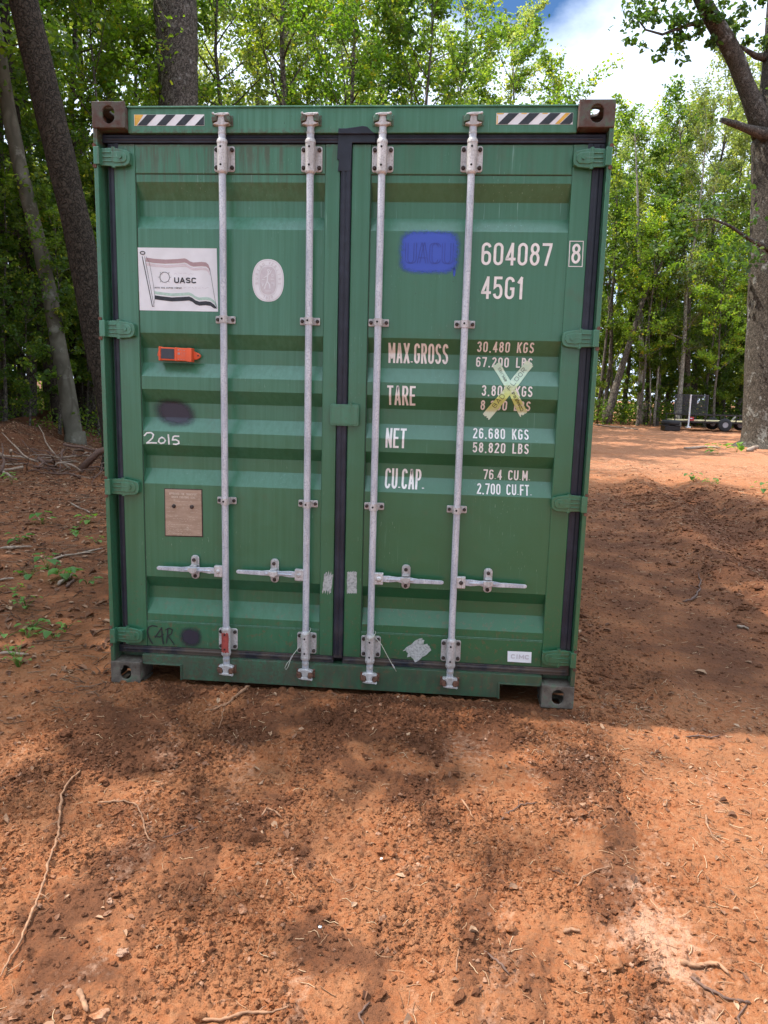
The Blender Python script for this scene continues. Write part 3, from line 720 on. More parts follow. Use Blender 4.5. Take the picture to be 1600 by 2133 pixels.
for c, x in zip('UACU', (1.514, 1.572, 1.630, 1.690)):
    for sh in (0,):
        for ty, pts in G[c]:
            for dx, dz, w in ((-.006, 0, .0030), (.006, 0, .0030)):
                s.line([(x + dx + p[0] * .040, 2.188 + p[1] * .094) for p in pts], w, ty == 'c')
s.build('covered_lettering', M['spray_blue_letter'], DR)
patch(.340, 1.440, .27, .175, 'spray_paint', 'spray_black', DL, 2.2, skew=-.3)
patch(.420, .254, .150, .135, 'spray_paint', 'spray_black', DL, 2.4)
# hand-written year and word
s = Strokes(surf, .0014)
s.line([(.190, 1.318), (.205, 1.334), (.228, 1.336), (.240, 1.326), (.234, 1.308), (.212, 1.288), (.204, 1.282), (.228, 1.284), (.258, 1.284)], .0075)
s.line([(.300, 1.306), (.284, 1.314), (.270, 1.305), (.266, 1.291), (.278, 1.282), (.294, 1.286), (.302, 1.297), (.296, 1.308)], .0075)
s.line([(.318, 1.330), (.320, 1.306), (.321, 1.278)], .0080)
s.line([(.376, 1.322), (.352, 1.322), (.344, 1.318), (.340, 1.302), (.358, 1.304), (.372, 1.297), (.374, 1.286), (.360, 1.280), (.342, 1.281)], .0075)
s.build('handwriting', M['paint_pen'], DL)
s = Strokes(surf, .0014)
s.line([(.240, .302), (.212, .308), (.190, .296), (.183, .270), (.190, .240), (.203, .216), (.211, .205)], .0066)
s.line([(.224, .240), (.238, .262), (.256, .288), (.262, .298), (.264, .250), (.270, .205)], .0066); s.line([(.222, .250), (.250, .245), (.272, .262)], .0060)
s.line([(.287, .212), (.293, .260), (.296, .298)], .0066); s.line([(.282, .286), (.304, .298), (.322, .290), (.316, .268), (.296, .254), (.318, .226), (.330, .206)], .0060)
s.build('handwriting', M['black_ink'], DL)

# hazard strips on the header
def hazard(x0, x1, z0, z1, cols, first):
    sf = lambda x, z: .036
    s = Strokes(sf, .0010); s.poly([(x0, z0), (x1, z0), (x1, z1), (x0, z1)]); base = s.build('hazard_strip', M['decal_white'], box)
    w = .047; sl = .050; x = x0 + first
    while x < x1 + .02:
        cl = lambda v: min(max(v, x0 + .001), x1 - .001)
        def clip(xa, xb, S_):
            pb = [(xa, z0 + .001), (xb, z0 + .001), (xb + sl, z1 - .001), (xa + sl, z1 - .001)]
            # clip to the strip on x
            out = []
            for lim, sg in ((x0 + .001, 1), (x1 - .001, -1)):
                out = []; n = len(pb)
                for i in range(n):
                    a, b = pb[i], pb[(i + 1) % n]; ia = (a[0] - lim) * sg >= 0; ib = (b[0] - lim) * sg >= 0
                    if ia: out.append(a)
                    if ia != ib:
                        t = (lim - a[0]) / (b[0] - a[0]); out.append((lim, a[1] + t * (b[1] - a[1])))
                pb = out
                if len(pb) < 3: return
            S_.poly(pb)
        k = Strokes(sf, .0018); clip(x, x + w, k)
        if k.mb.v: k.build('stripe', M['black_vinyl'], base)
        x += 2 * w
    for a in cols: y = Strokes(sf, .0014); y.poly(a); y.build('stripe', M['yellow_vinyl'], base)
    # yellow rims left where the white has not faded
hazard(.193, .536, 2.798, 2.848, [[(.195, 2.799), (.205, 2.799), (.240, 2.847), (.195, 2.847)]], .014)
hazard(1.909, 2.256, 2.801, 2.851, [[(2.176, 2.803), (2.196, 2.803), (2.243, 2.850), (2.222, 2.850)], [(1.911, 2.845), (1.940, 2.845), (1.945, 2.850), (1.911, 2.850)], [(1.911, 2.803), (1.916, 2.803), (1.916, 2.84), (1.911, 2.84)], [(2.02, 2.846), (2.045, 2.846), (2.049, 2.850), (2.024, 2.850)], [(2.115, 2.846), (2.140, 2.846), (2.144, 2.850), (2.119, 2.850)]], .006)

# flag sticker
s = Strokes(surf, .0010); s.poly([(.184, 1.945), (.585, 1.945), (.581, 2.246), (.182, 2.246)]); st = s.build('flag_sticker', M['decal_white'], DL)
st['label'] = 'white sticker with a faded waving flag and the letters UASC'
def sx_(u): return .182 + u * .401      # sticker coordinates 0..1 from its left and bottom edge
def sz_(v): return 1.945 + v * .301
wave_t = [(.10, .845), (.20, .825), (.35, .815), (.50, .825), (.59, .838), (.62, .825), (.66, .79), (.70, .775), (.80, .785), (.86, .778), (.89, .745), (.905, .69)]
def band(dy0, dy1, mat, name='flag_band', e=.0, skew=0.0, bend=0):
    s = Strokes(surf, .0018 + e)
    s.band([(sx_(u + skew * (1 - v_)), sz_(v + dy0)) for (u, v), v_ in zip(wave_t, [0] * 12)], [(sx_(u + skew * (1 - v_)), sz_(v + dy1)) for (u, v), v_ in zip(wave_t, [0] * 12)]); return s
s = band(0, -.065, None); s.build('flag_band', M['vinyl_red'], st)
s = band(-.085, -.125, None); s.build('flag_band', M['vinyl_pink'], st)
def lowband(d0, d1):
    W_ = [(.20, .235), (.30, .22), (.42, .205), (.55, .215), (.64, .225), (.68, .205), (.72, .165), (.77, .145), (.85, .155), (.91, .145), (.955, .105), (.985, .055)]
    k = Strokes(surf, .0018); k.band([(sx_(u), sz_(v + d0)) for u, v in W_], [(sx_(u + (.01 if i == 11 else 0)), sz_(v + d1 * (1 if i < 11 else .1))) for i, (u, v) in enumerate(W_)]); return k
lowband(.075, .03).build('flag_band', M['vinyl_green'], st); lowband(.01, -.055).build('flag_band', M['black_vinyl'], st)
s = Strokes(surf, .0020)
s.line([(sx_(.055), sz_(.86)), (sx_(.170), sz_(.065))], .0040); s.line([(sx_(.085), sz_(.86)), (sx_(.192), sz_(.065))], .0020); s.line([(sx_(.105), sz_(.86)), (sx_(.145), sz_(.76)), (sx_(.185), sz_(.45)), (sx_(.205), sz_(.22)), (sx_(.195), sz_(.11))], .0014)
s.line([(sx_(.165), sz_(.065)), (sx_(.195), sz_(.068))], .003)
s.line([(sx_(.062) + .012 * math.cos(a), sz_(.915) + .007 * math.sin(a)) for a in np.linspace(0, 6.283, 14)[:-1]], .0042, True)
s.line([(sx_(.905), sz_(.69)), (sx_(.985), sz_(.06))], .0016)
ccx, ccz = sx_(.335), sz_(.535)
s.line([(ccx + .0245 * math.cos(a), ccz + .0245 * math.sin(a)) for a in np.linspace(0, 6.283, 28)[:-1]], .0024, True)
for a in range(0, 360, 45):
    if a in (90, 270): continue
    s.line([(ccx + .027 * math.cos(R_(a)), ccz + .027 * math.sin(R_(a))), (ccx + .034 * math.cos(R_(a)), ccz + .034 * math.sin(R_(a)))], .0016)
s.text('UASC', sx_(.455), sx_(.735), sz_(.445), sz_(.535), .0058, .20)
s.build('flag_lettering', M['black_vinyl'], st)
s = Strokes(surf, .0020); rnd = random.Random(4)
def scribble(s, x0, x1, z, amp, w, rnd, step=.0045):
    x = x0; p = []
    while x < x1:
        p.append((x, z + rnd.uniform(-amp, amp))); x += step * rnd.uniform(.6, 1.4)
        if rnd.random() < .22 and len(p) > 2: s.line(p, w); p = []; x += step * .6
    if len(p) > 2: s.line(p, w)
scribble(s, sx_(.455), sx_(.73), sz_(.595), .0035, .0013, rnd)
scribble(s, sx_(.575), sx_(.90), sz_(.375), .0035, .0013, rnd)
s.build('small_script', M['vinyl_grey'], st)
s = Strokes(surf, .0020); s.text('UNITED ARAB SHIPPING COMPANY', sx_(.20), sx_(.55), sz_(.355), sz_(.378), .0011, .3); s.build('small_script', M['black_ink'], st)

# oval inspection sticker
ocx, ocz = .837, 2.098
def ell(rx, rz, p=2.35, n=44): return [(ocx + rx * math.copysign(abs(math.cos(a)) ** (2 / p), math.cos(a)), ocz + rz * math.copysign(abs(math.sin(a)) ** (2 / p), math.sin(a))) for a in np.linspace(0, 2 * math.pi, n, endpoint=False)]
s = Strokes(surf, .0010); s.poly(ell(.0785, .1005)); ov = s.build('oval_sticker', M['decal_white'], DL); ov['label'] = 'white oval sticker with a faded grey emblem'
s = Strokes(surf, .0018); s.line(ell(.0735, .0950), .0022, True); s.poly(ell(.041, .066, 2.8)); s.line(ell(.046, .071, 2.8), .0015, True)
def on_ellipse(s, txt, a0, a1, rx, rz, h, w):
    n = len(txt)
    for i, c in enumerate(txt):
        if c == ' ': continue
        a = R_(a0 + (a1 - a0) * i / (n - 1)); px, pz = ocx + rx * math.cos(a), ocz + rz * math.sin(a)
        t = math.atan2(rx * math.cos(a), -rz * math.sin(a)); sg = 1 if a1 < a0 else -1
        th = math.atan2(-rz * math.cos(a) * -1, rx * math.sin(a) * -1)  # tangent
        tx, tz = math.sin(a) * rx * sg, -math.cos(a) * rz * sg; l = math.hypot(tx, tz); tx /= l; tz /= l; nx_, nz_ = -tz, tx
        gw = h * .55 * WID.get(c, 1)
        for ty, pts in G[c]: s.line([(px + tx * (p[0] - .5) * gw + nx_ * (p[1] - .5) * h, pz + tz * (p[0] - .5) * gw + nz_ * (p[1] - .5) * h) for p in pts], w, ty == 'c')
on_ellipse(s, 'BUREAU VERITAS', 190, -10, .058, .083, .0125, .0020); on_ellipse(s, '1828', 250, 290, .058, .083, .0125, .0020)
s.build('emblem', M['vinyl_grey'], ov)
s = Strokes(surf, .0028)
X = lambda u: ocx + u; Z = lambda v: ocz + v
s.line([(X(.002), Z(.040)), (X(-.002), Z(.020)), (X(-.004), Z(-.004)), (X(-.014), Z(-.026)), (X(-.018), Z(-.040))], .006); s.line([(X(-.004), Z(-.004)), (X(.008), Z(-.020)), (X(.010), Z(-.038))], .005)
s.line([(X(-.022), Z(.012)), (X(-.004), Z(.022)), (X(.010), Z(.034)), (X(.016), Z(.048))], .004)
s.line([(X(-.030), Z(.004)), (X(-.016), Z(.004))], .003); s.line([(X(.014), Z(.006)), (X(.030), Z(.006))], .003); s.line([(X(.016), Z(-.012)), (X(.030), Z(-.012)), (X(.030), Z(-.024))], .003); s.line([(X(-.030), Z(-.010)), (X(-.026), Z(-.028)), (X(-.020), Z(-.012))], .003); s.line([(X(-.014), Z(-.050)), (X(.014), Z(-.050))], .003)
s.line([(X(.002) + .005 * math.cos(a), Z(.047) + .005 * math.sin(a)) for a in np.linspace(0, 6.28, 9)[:-1]], .004, True); s.line([(X(.022) + .005 * math.cos(a), Z(.024) + .006 * math.sin(a)) for a in np.linspace(0, 6.28, 9)[:-1]], .002, True)
s.build('emblem_figure', M['decal_white'], ov)

# data plate with its two fixing bolts
mb = MB(); mb.prism([(.288, .796), (.494, .800), (.493, 1.053), (.291, 1.050)], .0645, .0655); mb.build('plate_backing', M['hinge_bolt'], DL)
mb = MB(); mb.prism([(.294, .802), (.489, .806), (.488, 1.048), (.296, 1.046)], .0615, .0640); dp = mb.build('data_plate', M['plate'], DL, .0006)
sfp = lambda x, z: .0615
s = Strokes(sfp, .0006); rnd = random.Random(11)
s.text('APPROVED FOR TRANSPORT', .318, .468, 1.018, 1.030, .0016, .3); s.text('UNDER CUSTOMS SEAL', .330, .458, 1.002, 1.013, .0016, .3)
for z, a, b in [(.985, .35, .44), (.968, .375, .43), (.950, .305, .37), (.944, .41, .47), (.930, .305, .35), (.930, .43, .475), (.905, .31, .36), (.905, .42, .47), (.893, .335, .455), (.880, .37, .41), (.862, .31, .44), (.850, .305, .42), (.838, .305, .44), (.826, .305, .41), (.816, .305, .44)]: scribble(s, a, b, z, .0025, .0012, rnd, .004)
for z in (.862, .848, .834, .820): s.line([(.465, z), (.478, z)], .001)
s.build('plate_text', M['plate_text'], dp)
for x in (.342, .438): mb = MB(); mb.lathe((x, .062, .959), (x, .050, .959), [(0, .010), (.007, .010), (.012, .005)], 14); mb.build('bolt', M['hinge_bolt'], dp)

# faded maker's sticker at the foot of the right leaf, scraps of old tape
s = Strokes(surf, .0010); s.poly([(2.099, .214), (2.220, .213), (2.219, .272), (2.097, .271)]); cs = s.build('maker_sticker', M['decal_white'], DR)
s = Strokes(surf, .0018); s.text('CIMC', 2.115, 2.208, .232, .256, .0055, .25); s.build('lettering', M['vinyl_grey'], cs)
def drape(pts_fn, nu, nv, eps, name, mat, parent, thick=0.0):
    V = []; 
    for j in range(nv):
        for i in range(nu):
            x, z = pts_fn(i / (nu - 1), j / (nv - 1)); V.append((x, surf(x, z) - eps, z))
    q = [(r * nu + c, r * nu + c + 1, (r + 1) * nu + c + 1, (r + 1) * nu + c) for r in range(nv - 1) for c in range(nu - 1)]
    return np_obj(name, np.array(V), quads=q, mat=M[mat], parent=parent)
def strip(a, b, w0, jag=.006, seed=1, pinch=0.0):
    rnd = random.Random(seed); ja = [rnd.uniform(-1, 1) for _ in range(60)]
    ax, az = a; bx, bz = b; l = math.hypot(bx - ax, bz - az); dx, dz = (bx - ax) / l, (bz - az) / l
    def f(u, v):
        k = int(v * 11); e = ja[k] * jag * (1 - u if u < .5 else u) * (1 if (u < .04 or u > .96) else 0)
        t = u * l + e; wv = w0 * (1 + .04 * math.sin(u * 13 + seed) - pinch * math.exp(-((u - .5) / .12) ** 2)) ; o = (v - .5) * wv
        return ax + dx * t - dz * o, az + dz * t + dx * o
    return f
drape(strip((1.590, .212), (1.672, .284), .092, .012, 5), 14, 12, .0012, 'tape_scrap', 'residue', DR)
drape(strip((1.282, .541), (1.280, .655), .050, .006, 7), 14, 12, .0012, 'tape_scrap', 'residue', DR)
drape(strip((1.150, .541), (1.160, .640), .046, .018, 9), 14, 12, .0012, 'tape_scrap', 'residue', DL)
tp = drape(strip((1.968, 1.724), (2.116, 1.482), .040, .004, 2, .15), 60, 12, .0028, 'tape_strip', 'tape', DR)
tp['label'] = 'pale yellow tape strip slanting down to the right under the other'
tp2 = drape(strip((2.133, 1.732), (1.931, 1.464), .043, .004, 3, .05), 60, 12, .0042, 'tape_strip', 'tape', DR)
tp2['label'] = 'pale yellow tape strip marked BAD FLOOR'
def hand(s, txt, a, b, h, w, seed=1):
    rnd = random.Random(seed); n = len(txt); dx, dz = b[0] - a[0], b[1] - a[1]; l = math.hypot(dx, dz); dx /= l; dz /= l
    for i, c in enumerate(txt):
        if c == ' ': continue
        px = a[0] + dx * l * (i + .5) / n; pz = a[1] + dz * l * (i + .5) / n; gw = l / n * .66; jz = rnd.uniform(-.1, .1) * h; sc = rnd.uniform(.85, 1.1)
        for ty, pts in G[c]:
            q = [(px + dx * (p[0] - .5) * gw - dz * ((p[1] - .5) * h * sc + jz), pz + dz * (p[0] - .5) * gw + dx * ((p[1] - .5) * h * sc + jz)) for p in pts]
            q = [(u + rnd.uniform(-.0006, .0006), v + rnd.uniform(-.0006, .0006)) for u, v in q]; s.line(q, w, ty == 'c')
s = Strokes(surf, .0052); hand(s, 'BAD FLOOR', (1.962, 1.512), (2.112, 1.708), .020, .0020, 3); s.build('handwriting', M['black_ink'], tp2)
s = Strokes(surf, .0038); hand(s, 'CORNER', (2.108, 1.498), (2.062, 1.575), .013, .0022, 5); hand(s, '4', (2.062, 1.575), (2.052, 1.592), .014, .0022, 5); hand(s, 'APPLICES', (2.020, 1.640), (1.982, 1.706), .012, .0014, 6); s.build('handwriting', M['black_ink'], tp)

# ---- body of the container behind the doors
def corr_wall(y0, y1, x_out, sx):
    """trapezoid side wall, ribs upright"""
    mb = MB(); pts = []; y = y0; p = .278; d = .036
    while y < y1 - p * .5:
        pts += [(y, 0), (y + .070, 0), (y + .139, d), (y + .209, d)]; y += p
    pts.append((y1, 0)); vs = []; n = len(pts)
    for z in (.155, 2.84):
        for a, b in pts: vs.append((x_out + sx * -b, a, z))
    mb.add(vs, [(i, i + 1, n + i + 1, n + i) for i in range(n - 1)]); return mb.build('side_wall', M['green_frame'], box)
corr_wall(.15, CL - .12, .008, -1); corr_wall(.15, CL - .12, CW - .008, 1)
for x0, x1 in ((.004, .064), (CW - .064, CW - .004)):
    mb = MB(); mb.box(x0, x1, .178, CL - .178, 2.836, 2.890); mb.build('top_rail', M['green_frame'], box, .002)
    mb = MB(); mb.box(x0, x1, .178, CL - .178, .030, .160); mb.build('bottom_rail', M['green_frame'], box, .002)
mb = MB(); 
for k in range(56): y = .20 + k * .21; mb.box(.064, CW - .064, y, y + .12, 2.858, 2.872)
mb.box(.064, CW - .064, .16, CL - .16, 2.848, 2.858); mb.build('roof', M['green_frame'], box)
mb = MB(); mb.box(.12, CW - .12, CL - .06, CL - .02, .12, 2.86)
for k in range(8): x = .16 + k * .27; mb.box(x, x + .14, CL - .02, CL - .006, .13, 2.80)
mb.build('end_wall', M['green_frame'], box)
mb = MB(); mb.box(.064, CW - .064, .14, CL - .1, .120, .150)
for k in range(30): y = .45 + k * .39; mb.box(.064, CW - .064, y, y + .045, .032, .120)
mb.build('floor_frame', M['dark'], box)

# ------------------------------------------------------------------ things fixed to or hung on the doors
tr = empty('tracking_device', (.374, .100, 1.732)); tag(tr, 'small orange tracking box with dark screen fixed to the left container door', 'tracking device')
tr.rotation_euler = (0, R_(1.2), 0)
mb = MB(); mb.box(-.085, .070, -.048, -.002, -.031, .033); mb.box(-.092, -.083, -.052, -.006, -.034, .036); mb.box(.052, .078, -.052, -.006, -.034, .034); mb.box(-.008, .002, -.051, -.006, -.033, .035)
mb.prism([(-.112, -.008), (-.108, .012), (-.095, .018), (-.085, .020), (-.085, -.020), (-.100, -.018)], -.018, -.004); mb.prism([(.070, -.024), (.070, .022), (.092, .016), (.108, .008), (.114, -.002), (.108, -.012), (.092, -.020)], -.018, -.004)
mb.build('device_body', M['orange'], tr, .0025)
mb = MB(); mb.box(-.080, -.012, -.0505, -.047, -.024, .026); mb.build('screen', M['screen'], tr, .001)
s = Strokes(lambda x, z: -.048, .0006); rnd = random.Random(9)
s.line([(.006, .022), (.014, .022)], .006)
scribble(s, .018, .045, .022, .002, .0018, rnd, .003)
for z in (.012, .006, .0, -.006): scribble(s, .022, .048, z, .0012, .0008, rnd, .003)
s.line([(.006, .004), (.018, .004)], .010); s.line([(.008, -.024), (.012, -.024)], .004); scribble(s, .020, .044, -.024, .001, .0012, rnd, .003)
s.build('print', M['vinyl_red'], tr)
for x in (-.100, .101): mb = MB(); mb.cyl((x, -.018, -.001), (x, -.022, -.001), .004, 8); mb.build('screw', M['hinge_bolt'], tr)

def wire_seal(pts, loop, bx, label):
    mb = MB(); mb.tube(pts, .0016, 6)
    ring = [(bx + .0262 * math.cos(a), RY + .0262 * math.sin(a), .327 + .022 * math.cos(a - .5)) for a in np.linspace(-2.9, 3.2, 22)]
    mb.tube(ring, .0015, 6)
    if loop: mb.tube(loop, .0014, 6)
    o = mb.build('wire_seal', M['wire'], None); tag(o, label, 'wire seal', 'wire seals looped round the locking bars')
    c = MB(); a = Vector(pts[-1]); b = Vector(pts[-2]); m_ = b + (a - b) * .2; c.cyl(m_, m_ + (a - b).normalized() * .022, .0035, 8); e = c.build('crimp', M['hardware'], o)
    return o
wire_seal([(1.070, .006, .335), (1.045, .004, .290), (1.010, .006, .240), (.985, .007, .205), (.972, .006, .180)], [(.972, .006, .180), (.955, .003, .160), (.944, .001, .135), (.950, .001, .124), (.960, .004, .140), (.973, .006, .178)], 1.049, 'pale wire seal with a loose loop hanging left of the second locking bar')
wire_seal([(1.375, .005, .355), (1.415, .002, .325), (1.447, .002, .290), (1.480, .002, .230), (1.500, .003, .195), (1.528, .003, .149)], None, 1.388, 'pale wire seal hanging down to the right of the third locking bar')

# ------------------------------------------------------------------ THE GROUND
def loose_mask(x, y):
    a = sst(2.75, 2.35, x + .15 * fbm(x * 1.3, y * 1.3, 2)) * sst(.35, -.15, y) * sst(-.55, .25, x + .3 * fbm(x * 1.1 + 5, y * 1.1, 2))
    return np.clip(a, 0, 1)
def base_h(x, y):
    r = np.hypot(x - 1.2, y + 1)
    h = -.022 + .035 * fbm(x * .35, y * .35, 2) * sst(1.5, 6, r)
    # bank along the forest edge on the left
    h = h + .55 * np.exp(-((x + 8.2 + .35 * (y - 12)) / 1.6) ** 2) * sst(8.6, 11.5, y) * (1 + .5 * fbm(x * .8, y * .8, 3))
    # churned ridge and wheel rut on the right
    cx = 4.0 + .14 * y + .12 * np.sin(y * 1.1)
    h = h + (.11 * np.exp(-((x - cx) / .28) ** 2) - .09 * np.exp(-((x - cx - .6) / .36) ** 2) + .10 * np.exp(-((x - cx - 1.2) / .3) ** 2)) * sst(1.0, 2.4, y) * sst(15, 9, y) * (1 + .8 * fbm(x * 1.7, y * 1.7, 3))
    # the undisturbed forest floor rises slowly behind
    h = h + .012 * np.clip(y - 14, 0, 200) * sst(6, 0, x)
    h = h + .028 * fbm(x * 1.4 + 3, y * 1.4, 3) * sst(.25, -.2, y) + .018 * fbm(x * 2.2, y * 2.2, 3) * sst(-.1, .6, np.abs(y - 6) * 0 + 1)
    h = h + .014 * np.exp(-((y + .03) / .12) ** 2) * sst(-.2, .1, x) * sst(2.8, 2.5, x) + .05 * np.exp(-((x - 3.02) / .10) ** 2 - ((y - .42) / .22) ** 2) * (1 + pnoise(x * 9, y * 9))
    # low heap pushed against the sill
    h = h + .018 * np.exp(-((y + .12) / .16) ** 2) * sst(.2, .8, x) * sst(2.3, 1.7, x)
    return h
def fine_h(x, y):
    lm = loose_mask(x, y)
    n1 = 1 - np.abs(pnoise(x * 11, y * 11)) * 2.2; n2 = 1 - np.abs(pnoise(x * 24 + 7, y * 24)) * 2.2; n3 = pnoise(x * 55, y * 55); n4 = pnoise(x * 95 + 3, y * 95)
    rough = lm * (.45 + .75 * sst(-.25, .35, fbm(x * 2.3 + 9, y * 2.3, 2)))
    cl = np.clip(pnoise(x * 17 + 31, y * 17), 0, 1) ** 1.2
    pit = np.clip(pnoise(x * 15 + 4, y * 15) - .18, 0, 1) + .6 * np.clip(pnoise(x * 31 + 14, y * 31) - .2, 0, 1)
    h = rough * (-.036 * pit + .006 * n1 + .0045 * n2 + .010 * cl + .0080 * n3 + .0085 * n4)
    sm = (1 - lm)
    flake = np.floor((fbm(x * 5 + 2, y * 9, 4)) * 6) / 6; dst = np.clip(np.hypot(x, y + 3.6) / 6, 1, 6)
    h = h + sm * ((.010 * fbm(x * 6, y * 6, 4) + .006 * flake) * (1 + .5 * (dst - 1)) + .0035 * n3 + .0022 * n4 + .020 * (dst - 1) * np.clip(fbm(x * 3.1 + 8, y * 4.7, 3), -.1, 1))
    return h
def height(x, y):
    x = np.asarray(x, float); y = np.asarray(y, float); return base_h(x, y) + fine_h(x, y)

def axis(lo, hi, step, far_lo, far_hi, grow=1.06):
    a = list(np.arange(lo, hi, step)); s = step
    while a[-1] < far_hi: s *= grow; a.append(a[-1] + s)
    b = []; s = step; p = lo
    while p > far_lo: s *= grow; p -= s; b.append(p)
    return np.array(b[::-1] + a)
gx = axis(-.55, 3.2, .0052, -260, 300, 1.022); gy = axis(-2.25, .20, .0052, -60, 420, 1.011)
GX, GY = np.meshgrid(gx, gy); HX = height(GX, GY)
rough_loc = loose_mask(GX, GY)
# individual clods stamped into the loose soil
rs = np.random.RandomState(21)
ACC = np.zeros_like(HX)
def stamp(n, r0, r1, amp):
    xs = rs.uniform(-.6, 2.9, n); ys = rs.uniform(-2.35, .05, n); rr = r0 * (r1 / r0) ** (rs.rand(n) ** 2.2)
    k = loose_mask(xs, ys) * sst(-.35, .2, fbm(xs * 2.3 + 9, ys * 2.3, 2)) + .08
    for x, y, r, kk, e in zip(xs, ys, rr, k, rs.rand(n)):
        if rs.rand() > kk: continue
        i0, i1 = np.searchsorted(gx, [x - r * 1.4, x + r * 1.4]); j0, j1 = np.searchsorted(gy, [y - r * 1.4, y + r * 1.4])
        if i1 - i0 < 2 or j1 - j0 < 2: continue
        sx = GX[j0:j1, i0:i1] - x; sy = GY[j0:j1, i0:i1] - y; a = e * 3.14; u = sx * math.cos(a) + sy * math.sin(a); v = (-sx * math.sin(a) + sy * math.cos(a)) * (1 + .5 * e)
        d = np.sqrt(u * u + v * v) / r * (1 + .5 * pnoise(GX[j0:j1, i0:i1] * 60, GY[j0:j1, i0:i1] * 60)); b = np.sqrt(np.clip(1 - d * d, 0, 1)) * r * amp
        ACC[j0:j1, i0:i1] = np.maximum(ACC[j0:j1, i0:i1], b)
stamp(26000, .006, .022, .8); stamp(150, .02, .045, .5); HX += ACC
# footprints and scraped, smeared flats
for fx, fy, fa, fl in ((1.02, -1.02, .5, .17), (1.20, -1.25, .6, .16), (.83, -.92, .3, .15), (.68, -1.30, .2, .14)):
    u = (GX - fx) * math.cos(fa) + (GY - fy) * math.sin(fa); v = -(GX - fx) * math.sin(fa) + (GY - fy) * math.cos(fa)
    m = sst(1.15, .85, np.sqrt((u / fl) ** 2 + (v / .055) ** 2)); bh = base_h(GX, GY) - .010; HX = HX * (1 - m) + (bh + .15 * (HX - bh)) * m
nx, ny = len(gx), len(gy)
ii = np.arange(nx * ny).reshape(ny, nx); q = np.stack([ii[:-1, :-1], ii[:-1, 1:], ii[1:, 1:], ii[1:, :-1]], -1).reshape(-1, 4)
n_big = fbm(GX * .55 + 4, GY * .55, 4); n_mid = fbm(GX * 2.1 + 14, GY * 2.1, 4)
# pale chalky dust: a streak down the right foreground and scattered spots
cxp = 2.30 + .16 * np.sin(GY * 2.4) + .10 * (GY + 1.6)
pale = .85 * np.exp(-((GX - cxp) / .19) ** 2) * sst(-.4, -1.5, GY) * sst(-.45, .35, n_mid + .12)
pale = np.maximum(pale, .42 * np.exp(-(((GX - 1.33) / .13) ** 2 + ((GY + 1.38) / .09) ** 2)) * sst(-.2, .3, n_mid + .1))
pale = np.maximum(pale, .40 * np.exp(-((GX - .95 - .9 * (GY + 1.75)) / .09) ** 2) * sst(-1.2, -1.5, GY) * sst(-.2, .3, n_mid + .1))
pale = np.maximum(pale, .34 * sst(.12, .55, fbm(GX * .9 + 40, GY * .9, 3)) * sst(2.3, 3.2, GX))
pale = np.maximum(pale, .45 * sst(8, 14, GY) * sst(0, 4, GX))
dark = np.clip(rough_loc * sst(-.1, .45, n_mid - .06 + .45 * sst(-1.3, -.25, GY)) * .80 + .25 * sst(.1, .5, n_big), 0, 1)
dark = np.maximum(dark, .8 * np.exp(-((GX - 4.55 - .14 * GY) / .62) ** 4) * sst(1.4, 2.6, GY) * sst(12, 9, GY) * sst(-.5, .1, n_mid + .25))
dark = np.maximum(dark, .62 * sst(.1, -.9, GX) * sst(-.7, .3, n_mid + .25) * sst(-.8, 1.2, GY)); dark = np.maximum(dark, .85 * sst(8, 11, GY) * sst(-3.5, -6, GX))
dark = np.maximum(dark, .62 * sst(2.5, 3.0, GX) * sst(-.2, .6, GY) * sst(11, 8, GY) * (1 + .8 * n_mid))  # tree shade over the right-hand ground, painted into the soil colour
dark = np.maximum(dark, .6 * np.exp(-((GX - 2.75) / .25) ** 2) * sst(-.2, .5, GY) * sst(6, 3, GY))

pale = pale * (1 - .85 * np.clip(dark * sst(2.4, 2.8, GX) * sst(0, .5, GY), 0, 1))
